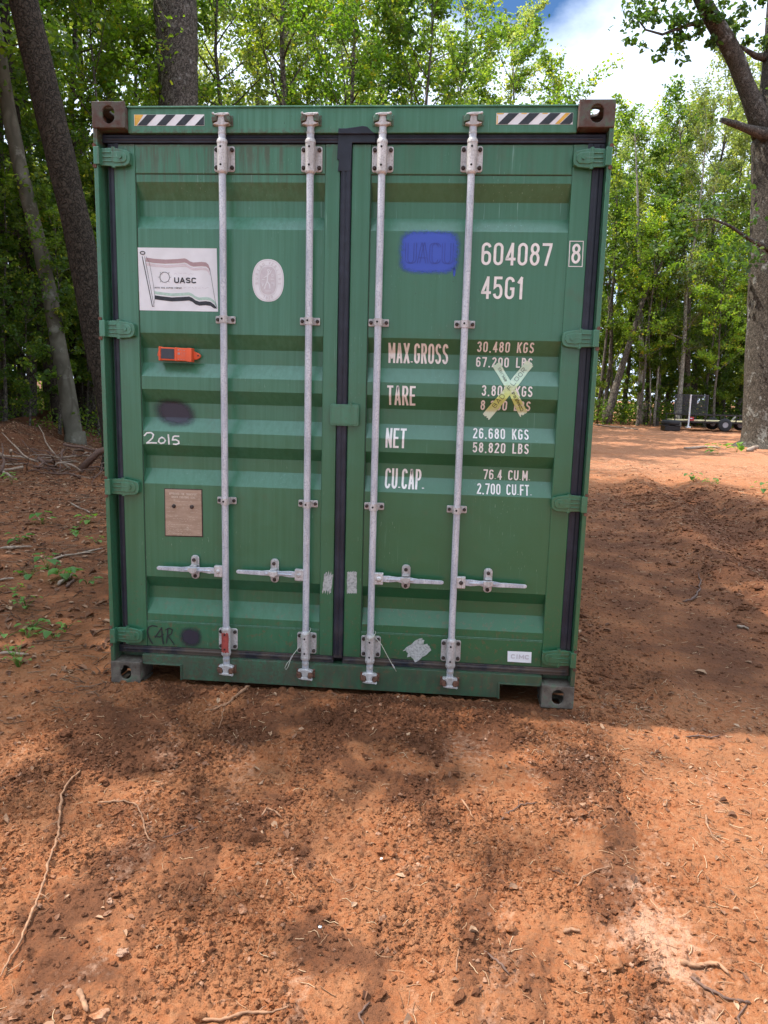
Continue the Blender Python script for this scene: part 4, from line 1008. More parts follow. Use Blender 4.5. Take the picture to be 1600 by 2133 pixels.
# scraped streaks running toward the viewer, some dark and loose, some pale and dry
sa = np.arctan2(GX - 1.5, GY + 5.5); sr = np.hypot(GX - 1.5, GY + 5.5); streak = fbm(sa * 17 + 3, sr * .9, 4); streak2 = fbm(sa * 29 + 11, sr * 1.3 + 4, 3)
near_ = sst(.1, -.4, GY)
dark = np.maximum(dark, .66 * sst(.02, .42, streak) * near_ * (1 - .6 * sst(2.4, 2.7, GX)))
pale = np.maximum(pale, .40 * sst(.12, .45, streak2) * near_)
def m_soil():
    t = NT('red_clay_soil'); o = t.obj()
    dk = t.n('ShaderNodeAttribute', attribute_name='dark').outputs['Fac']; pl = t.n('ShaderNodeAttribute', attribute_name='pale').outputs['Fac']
    n1 = t.noise(o, 4, 6, 0.65); n2 = t.noise(o, 38, 6, 0.7); n3 = t.noise(o, 170, 4, 0.7)
    c = t.mix(t.mr(n1, .3, .7), (0.265, 0.086, 0.031), (0.315, 0.125, 0.053))
    c = t.mix(t.mr(n2, .35, .72), c, (0.325, 0.150, 0.072))
    st = t.noise(o, 3.0, 7, .72, (2.2, 1.0, 1)); c = t.mix(t.math('MULTIPLY', t.mr(st, .52, .70), .55), c, (0.20, 0.085, 0.046)); n4 = t.noise(o, 75, 5, .75); c = t.mix(t.math('MULTIPLY', t.mr(n4, .55, .72), .5), c, (0.13, 0.058, 0.035))
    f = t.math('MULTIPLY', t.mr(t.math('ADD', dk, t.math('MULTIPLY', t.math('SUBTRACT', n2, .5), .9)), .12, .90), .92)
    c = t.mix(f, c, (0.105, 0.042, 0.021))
    g = t.mr(t.math('ADD', pl, t.math('MULTIPLY', t.math('SUBTRACT', n2, .5), 1.3)), .28, .85)
    c = t.mix(t.math('MULTIPLY', g, .68), c, (0.53, 0.32, 0.215))
    sp = t.mr(n3, .66, .74); c = t.mix(t.math('MULTIPLY', sp, .5), c, (0.50, 0.31, 0.20))
    sd_ = t.mr(n3, .36, .28); c = t.mix(t.math('MULTIPLY', sd_, .45), c, (0.10, 0.045, 0.028))
    b = t.bump(t.noise(o, 11, 5, .65), .7, .05); b = t.bump(n2, .6, .014, b); b = t.bump(n3, .8, .006, b); b = t.bump(t.noise(o, 480, 2), .35, .0015, b)
    t.bsdf(c, .93, 0, b, .15); return t.m
M['soil'] = m_soil()
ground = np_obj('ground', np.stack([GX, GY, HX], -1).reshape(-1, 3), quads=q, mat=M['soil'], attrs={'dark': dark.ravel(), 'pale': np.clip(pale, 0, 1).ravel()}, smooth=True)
tag(ground, 'churned red clay ground', 'ground', kind='structure')

def gz(x, y):
    """height of the built sheet at a point"""
    i = np.clip(np.searchsorted(gx, x) - 1, 0, nx - 2); j = np.clip(np.searchsorted(gy, y) - 1, 0, ny - 2)
    u = np.clip((x - gx[i]) / (gx[i + 1] - gx[i]), 0, 1); v = np.clip((y - gy[j]) / (gy[j + 1] - gy[j]), 0, 1)
    return (HX[j, i] * (1 - u) + HX[j, i + 1] * u) * (1 - v) + (HX[j + 1, i] * (1 - u) + HX[j + 1, i + 1] * u) * v
def gdark(x, y, A): 
    i = np.clip(np.searchsorted(gx, x) - 1, 0, nx - 2); j = np.clip(np.searchsorted(gy, y) - 1, 0, ny - 2); return A[j, i]

# ---- loose crumbs of clay: lumps lying on the sheet
def ico(sub):
    bm = bmesh.new(); bmesh.ops.create_icosphere(bm, subdivisions=sub, radius=1); V = np.array([v.co[:] for v in bm.verts]); F = np.array([[v.index for v in f.verts] for f in bm.faces]); bm.free(); return V, F
IV, IF = ico(2); IV1, IF1 = ico(1)
def lumps(name, X, Y, Rr, mat, V0, F0, seed, flat=.7, sink=.25, rough=.35):
    rs = np.random.RandomState(seed); n = len(X); K = 12; bank = []
    for k in range(K):
        d = rs.uniform(-1, 1, V0.shape[0]) ; dirs = rs.normal(size=(5, 3)); v = V0 * (1 + rough * .5 * d[:, None])
        for q_ in dirs: q_ /= np.linalg.norm(q_); v = v - np.clip((V0 @ q_) - rs.uniform(.45, .8), 0, 1)[:, None] * q_ * .9
        bank.append(v)
    bank = np.array(bank); ks = rs.randint(0, K, n); a = rs.uniform(0, 6.283, n); ca, sa = np.cos(a), np.sin(a); P = bank[ks] * Rr[:, None, None]
    P = P * np.stack([rs.uniform(.75, 1.4, n), rs.uniform(.7, 1.1, n), rs.uniform(.55, 1, n) * flat * 1.3], -1)[:, None, :]
    x = P[..., 0] * ca[:, None] - P[..., 1] * sa[:, None]; y = P[..., 0] * sa[:, None] + P[..., 1] * ca[:, None]; z = P[..., 2]
    Z0 = gz(X, Y) + Rr * flat * (1 - 2 * sink) * .6
    V = np.stack([x + X[:, None], y + Y[:, None], z + Z0[:, None]], -1).reshape(-1, 3); F = (F0[None] + (np.arange(n) * len(V0))[:, None, None]).reshape(-1, 3)
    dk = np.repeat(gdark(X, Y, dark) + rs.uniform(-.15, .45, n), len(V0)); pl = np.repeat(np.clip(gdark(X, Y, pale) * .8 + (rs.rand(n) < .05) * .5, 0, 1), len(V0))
    return np_obj(name, V, tris=F, mat=mat, attrs={'dark': dk, 'pale': pl}, smooth=False)
rs = np.random.RandomState(5)
n = 170000; X_ = rs.uniform(-.7, 3.2, n); Y_ = rs.uniform(-2.3, .0, n)
k = (loose_mask(X_, Y_) * sst(-.3, .25, fbm(X_ * 2.3 + 9, Y_ * 2.3, 2)) + .10) > rs.rand(n); X_, Y_ = X_[k], Y_[k]
Rr = .0020 * (5.5 ** (rs.rand(len(X_)) ** 2.2))
o = lumps('soil_crumbs', X_, Y_, Rr, M['soil'], IV1, IF1, 3, rough=.8); tag(o, 'crumbs and small clods of red clay strewn over the loose foreground soil', 'soil crumbs', kind='stuff')
n = 300; X_ = rs.uniform(-.4, 2.8, n); Y_ = rs.uniform(-2.2, -.05, n); k = loose_mask(X_, Y_) > rs.rand(n); X_, Y_ = X_[k], Y_[k]
o = lumps('clay_clods', X_, Y_, .010 + .018 * rs.rand(len(X_)) ** 2.5, M['soil'], IV, IF, 8, rough=.55); tag(o, 'fist sized and smaller clods of damp red clay in front of the doors', 'clay clods', kind='stuff')
n = 9000; X_ = rs.uniform(2.5, 8.5, n); Y_ = rs.uniform(.0, 12, n); cxr = 4.1 + .14 * Y_; k = (np.exp(-((X_ - cxr - .2) / .6) ** 2) + .02 + .9 * np.exp(-((X_ - 2.65) / .2) ** 2)) > rs.rand(n); X_, Y_ = X_[k], Y_[k]
o = lumps('rut_clods', X_, Y_, .006 + .036 * rs.rand(len(X_)) ** 4, M['soil'], IV, IF, 9, rough=.6, flat=.5); tag(o, 'broken clods along the dark wheel rut right of the container', 'clay clods', kind='stuff')

n = 60000; X_ = 2.46 + 6.0 * rs.rand(n) ** 1.3; Y_ = -.1 + 10.5 * rs.rand(n) ** 1.5; cxr = 4.3 + .14 * Y_
k = (.16 + .8 * np.exp(-((X_ - cxr) / .7) ** 2) * sst(.8, 2.2, Y_) + .7 * np.exp(-((X_ - 2.7) / .25) ** 2) + .5 * sst(.1, .5, fbm(X_ * 1.1, Y_ * 1.1, 3))) > rs.rand(n); X_, Y_ = X_[k], Y_[k]
o = lumps('soil_crumbs', X_, Y_, (.0025 + .010 * rs.rand(len(X_)) ** 3) * (1 + .16 * Y_), M['soil'], IV1, IF1, 13, rough=.8, flat=.6); tag(o, 'crumbs of clay on the track right of the container', 'soil crumbs', kind='stuff')

# ---- litter: pine needles, chips and dry leaves (uncountable)
def m_litter(name, c0, c1, c2):
    t = NT(name); at = t.n('ShaderNodeAttribute', attribute_name='tint').outputs['Fac']; r = t.n('ShaderNodeValToRGB'); t.l(at, r.inputs[0])
    e = r.color_ramp.elements; e[0].color = (*c0, 1); e[1].color = (*c2, 1); m = e.new(.5); m.color = (*c1, 1)
    t.bsdf(r.outputs[0], .8, 0, None, .2); return t.m
M['straw'] = m_litter('dry_straw', (0.13, 0.065, 0.035), (0.36, 0.20, 0.11), (0.58, 0.42, 0.26))
M['dryleaf'] = m_litter('dry_leaves', (0.12, 0.058, 0.036), (0.23, 0.115, 0.066), (0.42, 0.27, 0.17))
def slivers(name, X, Y, ln, wd, mat, seed, lift=.004):
    rs = np.random.RandomState(seed); n = len(X); a = rs.uniform(0, 3.1416, n); b = rs.uniform(-.5, .5, n); sg = 4
    V = []; t = np.linspace(-.5, .5, sg + 1)
    cx = X[:, None] + np.cos(a)[:, None] * t * ln[:, None] - np.sin(a)[:, None] * (t ** 2) * b[:, None] * ln[:, None]
    cy = Y[:, None] + np.sin(a)[:, None] * t * ln[:, None] + np.cos(a)[:, None] * (t ** 2) * b[:, None] * ln[:, None]
    cz = gz(cx, cy) + lift * rs.uniform(.3, 1.6, n)[:, None] + rs.uniform(-.2, .2, n)[:, None] * t * ln[:, None] * .6
    cz = np.maximum(cz, gz(cx, cy) + .0015)
    px, py = -np.sin(a)[:, None] * wd[:, None] / 2, np.cos(a)[:, None] * wd[:, None] / 2
    # three-sided sliver: left, right and a raised spine
    V = np.stack([np.stack([cx - px, cy - py, cz], -1), np.stack([cx + px, cy + py, cz], -1), np.stack([cx, cy, cz + wd[:, None] * .6], -1)], 2)  # n, sg+1, 3, 3
    V = V.reshape(-1, 3); q = []
    base = (np.arange(n) * (sg + 1) * 3)[:, None]
    for s_ in range(sg):
        for u, v in ((0, 2), (2, 1), (1, 0)): q.append(np.concatenate([base + s_ * 3 + u, base + s_ * 3 + v, base + (s_ + 1) * 3 + v, base + (s_ + 1) * 3 + u], 1))
    return np_obj(name, V, quads=np.concatenate(q), mat=mat, attrs={'tint': np.repeat(rs.rand(n), (sg + 1) * 3)}, smooth=True)
def scatter(n, x0, x1, y0, y1, rs): return rs.uniform(x0, x1, n), rs.uniform(y0, y1, n)
rs = np.random.RandomState(77)
xa, ya = scatter(8000, -.6, 3.8, -2.3, .4, rs); k = rs.rand(len(xa)) < (.35 + .6 * sst(2.2, 2.8, xa)) * sst(-.75, .1, fbm(xa * 1.3, ya * 1.3, 2)); xa, ya = xa[k], ya[k]
xb, yb = scatter(30000, -9, 12, 0, 16, rs); k = (xb < -.05) | (xb > 2.5); xb, yb = xb[k], yb[k]
X_, Y_ = np.concatenate([xa, xb]), np.concatenate([ya, yb]); far = 1 + .10 * np.clip(Y_, 0, 20)
ln = rs.uniform(.010, .055, len(X_)) * far; wd = rs.uniform(.0010, .0030, len(X_)) * far
o = slivers('pine_needles_and_chips', X_, Y_, ln, wd, M['straw'], 12); tag(o, 'pine needles and splinters scattered over the clay', 'needle litter', kind='stuff')
n = 60000; X_ = -9.5 * rs.rand(n) ** 1.2; Y_ = -.9 + 14.5 * rs.rand(n) ** 1.3
k = (.35 + .8 * sst(-.2, .4, fbm(X_ * 1.6, Y_ * 1.6, 3))) > rs.rand(n); X_, Y_ = X_[k], Y_[k]
o = lumps('soil_crumbs', X_, Y_, (.0022 + .009 * rs.rand(len(X_)) ** 3) * (1 + .16 * np.clip(Y_, 0, 20)), M['soil'], IV1, IF1, 23, rough=.8, flat=.6); tag(o, 'crumbs of clay on the shaded ground left of the container', 'soil crumbs', kind='stuff')
M['straw_dark'] = m_litter('dark_straw', (0.05, 0.028, 0.018), (0.11, 0.060, 0.036), (0.24, 0.15, 0.095))
n = 15000; X_ = -9.5 * rs.rand(n) ** 1.1; Y_ = -.6 + 14.5 * rs.rand(n) ** 1.1; k = (.2 + sst(-.3, .3, fbm(X_ * 1.2 + 7, Y_ * 1.2, 3))) > rs.rand(n); X_, Y_ = X_[k], Y_[k]
o = slivers('twig_litter', X_, Y_, rs.uniform(.03, .16, len(X_)) * (1 + .06 * np.clip(Y_, 0, 20)), rs.uniform(.002, .0065, len(X_)) * (1 + .08 * np.clip(Y_, 0, 20)), M['straw_dark'], 33, .008); tag(o, 'dark twigs and bark bits littering the shaded ground left of the container', 'twig litter', kind='stuff')
def leaves_flat(name, X, Y, sz, mat, seed, curl=.4, tint=None):
    rs = np.random.RandomState(seed); n = len(X); a = rs.uniform(0, 6.28, n); w = rs.uniform(.35, .6, n)
    o_ = np.array([(-.5, 0), (-.2, .5), (.22, .42), (.5, 0), (.22, -.42), (-.2, -.5)])
    u = o_[None, :, 0] * sz[:, None]; v = o_[None, :, 1] * (sz * w)[:, None]; ca, sa = np.cos(a)[:, None], np.sin(a)[:, None]
    x = X[:, None] + u * ca - v * sa; y = Y[:, None] + u * sa + v * ca; c = rs.uniform(.1, curl, n)[:, None]
    z = gz(x, y) + .004 + np.abs(v) * c * 1.6 + (u * rs.uniform(-.3, .3, n)[:, None]); z = np.maximum(z, gz(x, y) + .002)
    V = np.stack([x, y, z], -1).reshape(-1, 3); b = (np.arange(n) * 6)[:, None]; q = np.concatenate([np.concatenate([b, b + 1, b + 2, b + 3], 1), np.concatenate([b, b + 3, b + 4, b + 5], 1)])
    return np_obj(name, V, quads=q, mat=mat, attrs={'tint': np.repeat(rs.rand(n), 6)})
xa, ya = scatter(1500, -.6, 3.6, -2.3, .3, rs); k = rs.rand(len(xa)) < .22 + .5 * sst(2.2, 2.9, xa) + .5 * sst(.3, -.3, xa) * sst(-1.1, -.5, ya); xa, ya = xa[k], ya[k]
xb, yb = scatter(20000, -11, 9, 0, 15, rs); k = ((xb < -.05) & (rs.rand(len(xb)) < .95)) | ((xb > 2.5) & (rs.rand(len(xb)) < .05)); xb, yb = xb[k], yb[k]
X_, Y_ = np.concatenate([xa, xb]), np.concatenate([ya, yb]); sz = np.concatenate([rs.uniform(.012, .038, len(xa)), rs.uniform(.02, .08, len(xb))])
o = leaves_flat('leaf_litter', X_, Y_, sz, M['dryleaf'], 14, 1.1); tag(o, 'brown dead leaves and bark flakes lying on the ground', 'leaf litter', kind='stuff')

# ---- sticks and roots one can pick out
M['twig_pale'] = m_simple('pale_root', (0.27, 0.14, 0.075), .8, 0, .3, 40, .3)
M['twig_dark'] = m_simple('dark_twig', (0.12, 0.065, 0.045), .8, 0, .3, 40, .3)
M['bare_wood'] = m_simple('bare_grey_wood', (0.30, 0.22, 0.16), .8, 0, .3, 30, .4)
def stick(pixels, r, mat, name, label, cat, lift=.004, group=None, arch=0.0, taper=.45, seed=0, base=0.0):
    r *= .85; lift *= .5
    rnd = random.Random(seed); P = [gnd(*p) for p in pixels]; pts = []; seg = 5
    for i in range(len(P) - 1):
        for t in range(seg): pts.append(P[i] * (1 - t / seg) + P[i + 1] * t / seg)
    pts.append(P[-1]); m = len(pts); out = []; sc = np.linalg.norm(P[-1] - P[0]) / m
    for i, p in enumerate(pts):
        x = p[0] + rnd.uniform(-1, 1) * sc * .18; y = p[1] + rnd.uniform(-1, 1) * sc * .18
        out.append((x, y, float(gz(x, y)) + lift + r * .7 + arch * math.sin(math.pi * i / (m - 1))))
    # keep it springy: smooth the heights
    z = [q_[2] for q_ in out]; zz = [max(sum(z[max(0, i - 2):i + 3]) / len(z[max(0, i - 2):i + 3]), z[i] - .002) for i in range(m)]
    out = [(q_[0], q_[1], h) for q_, h in zip(out, zz)]
    mb = MB(); kn = [1 + (.35 if rnd.random() < .18 else 0) for _ in range(m)]; mb.tube(out, [r * kn[i] * (1 - taper * i / (m - 1)) * (.5 if i in (0, m - 1) else 1) for i in range(m)], 7, .28, seed)
    if m > 12:
        for t_ in (.3, .62): i_ = int(m * t_); q0 = Vector(out[i_]); d_ = Vector(out[i_ + 1]) - q0; sd_ = rnd.choice((-1, 1)); e_ = q0 + d_ * 1.6 + Vector((-d_.y, d_.x, 0)) * sd_ * 1.5 + Vector((0, 0, .004)); mb.tube([q0, (q0 + e_) / 2 + Vector((0, 0, .004)), e_], [r * .5, r * .4, r * .2], 5, .2, 1)
    o = mb.build(name, M[mat], None, recalc=False); tag(o, label, cat, group); return o
stick([(168, 1610), (150, 1625), (128, 1655), (125, 1700), (120, 1740), (110, 1775), (95, 1825), (80, 1870), (62, 1905), (45, 1950), (22, 1990), (0, 2030)], .0048, 'twig_pale', 'root', 'long pale root snaking down the left foreground', 'root', .016, seed=1, taper=.3)
stick([(519, 1441), (495, 1452), (470, 1468), (448, 1475), (425, 1484)], .0085, 'twig_pale', 'root', 'thick bent root lying just below the container sill', 'root', .008, seed=2)
stick([(468, 1468), (462, 1490), (455, 1512)], .0035, 'twig_pale', 'twig', 'thin twig running down from the thick bent root under the sill', 'twig', .006, seed=3)
stick([(205, 1662), (245, 1668), (278, 1672), (292, 1690), (300, 1715), (310, 1738), (325, 1752)], .0045, 'twig_pale', 'root', 'pale root bending from the left toward the middle of the foreground', 'root', .010, seed=4)
stick([(338, 1736), (365, 1732), (395, 1725), (412, 1720)], .0032, 'twig_dark', 'twig', 'dark straight twig beside the bend of the pale root', 'twig', .006, seed=5)
stick([(545, 1700), (556, 1695), (572, 1698), (588, 1706)], .0055, 'twig_pale', 'root', 'short pale arched root with a long thin shadow in the middle foreground', 'root', .012, seed=6, arch=.02)
stick([(415, 2105), (460, 2110), (505, 2102), (560, 2095), (602, 2088)], .0055, 'twig_pale', 'root', 'pale root lying level near the bottom edge left of centre', 'root', .008, seed=7)
stick([(165, 2055), (172, 2075), (182, 2098)], .0095, 'twig_pale', 'wood_chip', 'pale fat splinter in the bottom left corner', 'wood chip', .006, seed=8, taper=.2)
stick([(1175, 1930), (1190, 1925), (1210, 1930)], .0085, 'twig_pale', 'wood_chip', 'short pale chip at the edge of the chalky patch', 'wood chip', .006, seed=9)
stick([(1418, 1992), (1450, 1998), (1480, 1996), (1500, 1998), (1520, 2015)], .0085, 'twig_pale', 'root', 'pale root crossing the chalky patch at lower right', 'root', .008, seed=10)
stick([(1440, 2020), (1470, 2040), (1510, 2055), (1545, 2062), (1568, 2066)], .0055, 'twig_dark', 'twig', 'dark curved twig in the bottom right foreground', 'twig', .006, seed=11)
stick([(1044, 1705), (1060, 1690), (1085, 1678), (1120, 1672)], .0045, 'twig_dark', 'twig', 'dark kinked twig on the dark soil right of centre', 'twig', .010, seed=12)
stick([(960, 1664), (975, 1680), (986, 1698)], .0050, 'twig_pale', 'twig', 'short pale forked twig on the lit clay in front of the third bar', 'twig', .008, seed=13)
stick([(1204, 1843), (1215, 1822), (1240, 1812), (1272, 1805)], .0040, 'twig_pale', 'twig', 'curved pale twig left of the chalky patch', 'twig', .008, seed=14)
stick([(1470, 1690), (1472, 1712), (1482, 1735), (1498, 1748)], .0048, 'twig_pale', 'twig', 'pale hooked twig on smooth clay at the right edge of the foreground', 'twig', .008, seed=15)
stick([(952, 2000), (953, 1975), (958, 1955)], .0035, 'twig_pale', 'twig', 'thin upright looking pale twig near the bottom centre', 'twig', .006, seed=16)
stick([(1010, 1965), (1035, 1985), (1062, 2012)], .0050, 'twig_dark', 'twig', 'dark slanting twig near the bottom centre', 'twig', .004, seed=17)
stick([(1545, 2105), (1540, 2090), (1560, 2065)], .0040, 'twig_dark', 'twig', 'small dark twig touching the right end of the dark curved twig', 'twig', .004, seed=18)
stick([(1430, 1528), (1460, 1524), (1480, 1528), (1500, 1522)], .0060, 'twig_dark', 'twig', 'dark knotted twig just in front of the straight shadow edge at right', 'twig', .010, seed=19)
stick([(770, 2062), (748, 2090), (765, 2130)], .0045, 'twig_dark', 'twig', 'dark bent twig at the bottom edge right of the middle', 'twig', .006, seed=20)
stick([(1425, 1248), (1445, 1242), (1458, 1225), (1458, 1200)], .010, 'twig_dark', 'branch', 'dark bent branch on the shaded track right of the container', 'branch', .02, seed=21)
stick([(1535, 1300), (1550, 1302), (1560, 1308)], .014, 'bare_wood', 'branch', 'pale broken stick beside the churned ridge on the right', 'branch', .01, seed=22)
stick([(105, 1165), (135, 1157), (180, 1148), (215, 1140)], .016, 'bare_wood', 'branch', 'long thin branch lying on the shaded ground left of the container', 'branch', .02, seed=23)
stick([(122, 1216), (135, 1205), (150, 1194)], .022, 'bare_wood', 'branch', 'short broken branch below the leafy seedlings on the left', 'branch', .02, seed=24)
stick([(138, 1220), (148, 1212), (154, 1204)], .016, 'twig_dark', 'branch', 'dark stub beside the short broken branch on the left', 'branch', .02, seed=25)
stick([(145, 1045), (172, 1062), (188, 1068)], .012, 'bare_wood', 'branch', 'bare forked twig near the left side of the container', 'branch', .02, seed=26)
stick([(0, 1206), (15, 1204), (30, 1204)], .012, 'bare_wood', 'branch', 'pale stick at the left edge of the picture', 'branch', .02, seed=27)
stick([(0, 1140), (35, 1137), (68, 1136)], .018, 'bare_wood', 'branch', 'grey branch lying level at the left edge under the seedlings', 'branch', .02, seed=28)
stick([(0, 1360), (30, 1358), (60, 1362)], .012, 'bare_wood', 'branch', 'dead twig with leaves at the left edge beside a seedling', 'branch', .014, seed=29)
stick([(1425, 936), (1470, 932), (1500, 934)], .06, 'bare_wood', 'branch', 'pale fallen branch on sunlit clay left of the oak base', 'branch', .02, seed=30)
stick([(1240, 886), (1258, 888), (1300, 893), (1330, 896)], .05, 'bare_wood', 'branch', 'pale fallen branch at the far forest edge beside the container', 'branch', .05, seed=31)
stick([(1560, 940), (1580, 932), (1597, 928)], .08, 'bare_wood', 'root', 'grey surface root spreading from the foot of the oak', 'root', .0, seed=32)
for k_, (px, py) in enumerate([(795, 1788), (667, 1915)]):
    p = gnd(px, py); c = MB(); c.lathe((0, 0, 0), (0, 0, .006), [(0, .003), (.002, .0055), (.005, .005), (.006, .001)], 10); o = c.build('pebble', M['decal_white'], None, loc=(p[0], p[1], float(gz(p[0], p[1])) + .001)); tag(o, ['tiny white pebble on the clay in the centre foreground', 'tiny white pebble lower left of the centre foreground'][k_], 'pebble')

# ------------------------------------------------------------------ FOLIAGE
def m_leaf(name, c0, c1, c2, trans=.45, hue=.014):
    t = NT(name); at = t.n('ShaderNodeAttribute', attribute_name='tint').outputs['Fac']; oi = t.n('ShaderNodeObjectInfo').outputs['Random']
    r = t.n('ShaderNodeValToRGB'); t.l(at, r.inputs[0]); e = r.color_ramp.elements; e[0].color = (*c0, 1); e[1].color = (*c2, 1); e[1].position = 1.0; m = e.new(.72); m.color = (*c1, 1)
    hs = t.n('ShaderNodeHueSaturation'); t.l(r.outputs[0], hs.inputs['Color']); t.l(t.mr(oi, 0, 1, .5 - hue, .5 + hue), hs.inputs['Hue']); t.l(t.mr(oi, 0, 1, 1.2, .8), hs.inputs['Value'])
    df = t.bsdf(hs.outputs[0], .5, 0, None, .35, link=False)
    tr = t.n('ShaderNodeBsdfTranslucent'); mc = t.n('ShaderNodeMix', data_type='RGBA', blend_type='MULTIPLY'); mc.inputs[0].default_value = 1; t.l(hs.outputs[0], mc.inputs[6]); mc.inputs[7].default_value = (3.0, 2.9, 1.0, 1); t.l(mc.outputs[2], tr.inputs[0])
    ms = t.n('ShaderNodeMixShader'); ms.inputs[0].default_value = trans; t.l(df, ms.inputs[1]); t.l(tr.outputs[0], ms.inputs[2]); t.l(ms.outputs[0], t.out.inputs[0]); return t.m
M['leaf'] = m_leaf('leaf_green', (0.032, 0.070, 0.018), (0.105, 0.165, 0.028), (0.30, 0.29, 0.045), .5)
M['leaf_far_haze'] = m_leaf('leaf_far_haze', (0.095, 0.135, 0.060), (0.18, 0.215, 0.092), (0.28, 0.29, 0.13), .45)  # haze over the far trees is put into this paler leaf colour
M['leaf_yellow'] = m_leaf('leaf_turning', (0.07, 0.14, 0.02), (0.15, 0.23, 0.03), (0.34, 0.24, 0.04), .5)
M['leaf_dull'] = m_leaf('leaf_dull', (0.06, 0.09, 0.035), (0.11, 0.14, 0.05), (0.22, 0.18, 0.08), .4)
M['leaf_oak'] = m_leaf('leaf_oak', (0.025, 0.055, 0.015), (0.05, 0.10, 0.022), (0.12, 0.15, 0.03), .35)
def m_bark(name, c0, c1, sc=9, ridge=1.0, streak=(1, 1, .25), pale=None):
    t = NT(name); o = t.obj(); v = t.n('ShaderNodeTexVoronoi', feature='DISTANCE_TO_EDGE'); mp = t.n('ShaderNodeMapping'); mp.inputs['Scale'].default_value = streak
    nz = t.noise(o, sc * .8, 5, .65)
    wv = t.n('ShaderNodeVectorMath', operation='ADD'); t.l(o, wv.inputs[0]); ns = t.n('ShaderNodeTexNoise'); ns.inputs['Scale'].default_value = sc * .5; t.l(o, ns.inputs['Vector']); sc_ = t.n('ShaderNodeVectorMath', operation='SCALE'); t.l(ns.outputs['Color'], sc_.inputs[0]); sc_.inputs['Scale'].default_value = .25; t.l(sc_.outputs[0], wv.inputs[1])
    t.l(wv.outputs[0], mp.inputs[0]); t.l(mp.outputs[0], v.inputs['Vector']); v.inputs['Scale'].default_value = sc
    cr = t.mr(v.outputs['Distance'], 0, .16); c = t.mix(t.mr(nz, .3, .7), c0, c1); c = t.mix(cr, tuple(q_ * (.45 if ridge > .3 else .92) for q_ in c0), c)
    if pale: c = t.mix(t.mr(t.noise(o, 2.2, 5, .7), .56, .68), c, pale)
    nr = t.bump(cr, .7 * ridge, .02); nr = t.bump(nz, .4, .01, nr); t.bsdf(c, .9, 0, nr, .15); return t.m
M['bark'] = m_bark('grey_bark', (0.10, 0.085, 0.07), (0.20, 0.17, 0.14), 14)
M['bark_pine'] = m_bark('pine_bark', (0.036, 0.027, 0.019), (0.064, 0.048, 0.035), 17, 1.0, (1, 1, .38))
M['bark_poplar'] = m_bark('furrowed_bark', (0.085, 0.072, 0.060), (0.19, 0.165, 0.14), 20, 1.2, (1, 1, .12), (0.30, 0.28, 0.25))
M['bark_beech'] = m_bark('smooth_bark', (0.085, 0.075, 0.055), (0.135, 0.122, 0.092), 3, .15, (1, 1, .3), (0.19, 0.18, 0.145))
M['bark_oak'] = m_bark('oak_bark', (0.080, 0.067, 0.054), (0.165, 0.14, 0.115), 22, 1.5, (1, 1, .14), (0.29, 0.29, 0.27))
M['bark_pale'] = m_bark('pale_bark', (0.24, 0.22, 0.18), (0.38, 0.35, 0.30), 12, .5)

def leaf_cloud(C, rad, per, size, seed, up=.55, lobed=False):
    """leaf-sized folded blades gathered round the points C"""
    rs = np.random.RandomState(seed); C = np.asarray(C, float); rad = np.asarray(rad, float) * np.ones(len(C)); n = len(C) * per
    c = np.repeat(C, per, 0); r = np.repeat(rad, per); d = rs.normal(size=(n, 3)); d /= np.linalg.norm(d, axis=1)[:, None]
    p = c + d * (r * rs.rand(n) ** .55)[:, None] * np.array([1, 1, .65])
    nrm = rs.normal(size=(n, 3)) * .75; nrm[:, 2] += up * 1.6; nrm /= np.linalg.norm(nrm, axis=1)[:, None]
    t = np.cross(nrm, rs.normal(size=(n, 3))); t[:, 2] -= .25; t -= nrm * (t * nrm).sum(1)[:, None]; t /= np.linalg.norm(t, axis=1)[:, None]; b = np.cross(nrm, t)
    s = size * rs.uniform(.6, 1.25, n); w = s * rs.uniform(.55, .75, n); f = rs.uniform(.05, .35, n)
    def P(u, v, k): return p + t * (u * s)[:, None] + b * (v * w)[:, None] + nrm * (k * f * w)[:, None]
    V = np.stack([P(-.5, 0, 0), P(-.18, .5, 1), P(.22, .38, .8), P(.5, 0, -.3), P(.22, -.38, .8), P(-.18, -.5, 1)], 1).reshape(-1, 3)
    bb = (np.arange(n) * 6)[:, None]; q = np.concatenate([np.concatenate([bb, bb + 1, bb + 2, bb + 3], 1), np.concatenate([bb, bb + 3, bb + 4, bb + 5], 1)])
    ct = np.repeat(rs.rand(len(C)), per); tint = np.clip(ct * .55 + rs.rand(n) * .42 + (rs.rand(n) < .02) * .3, 0, 1)
    return V, q, np.repeat(tint, 6)

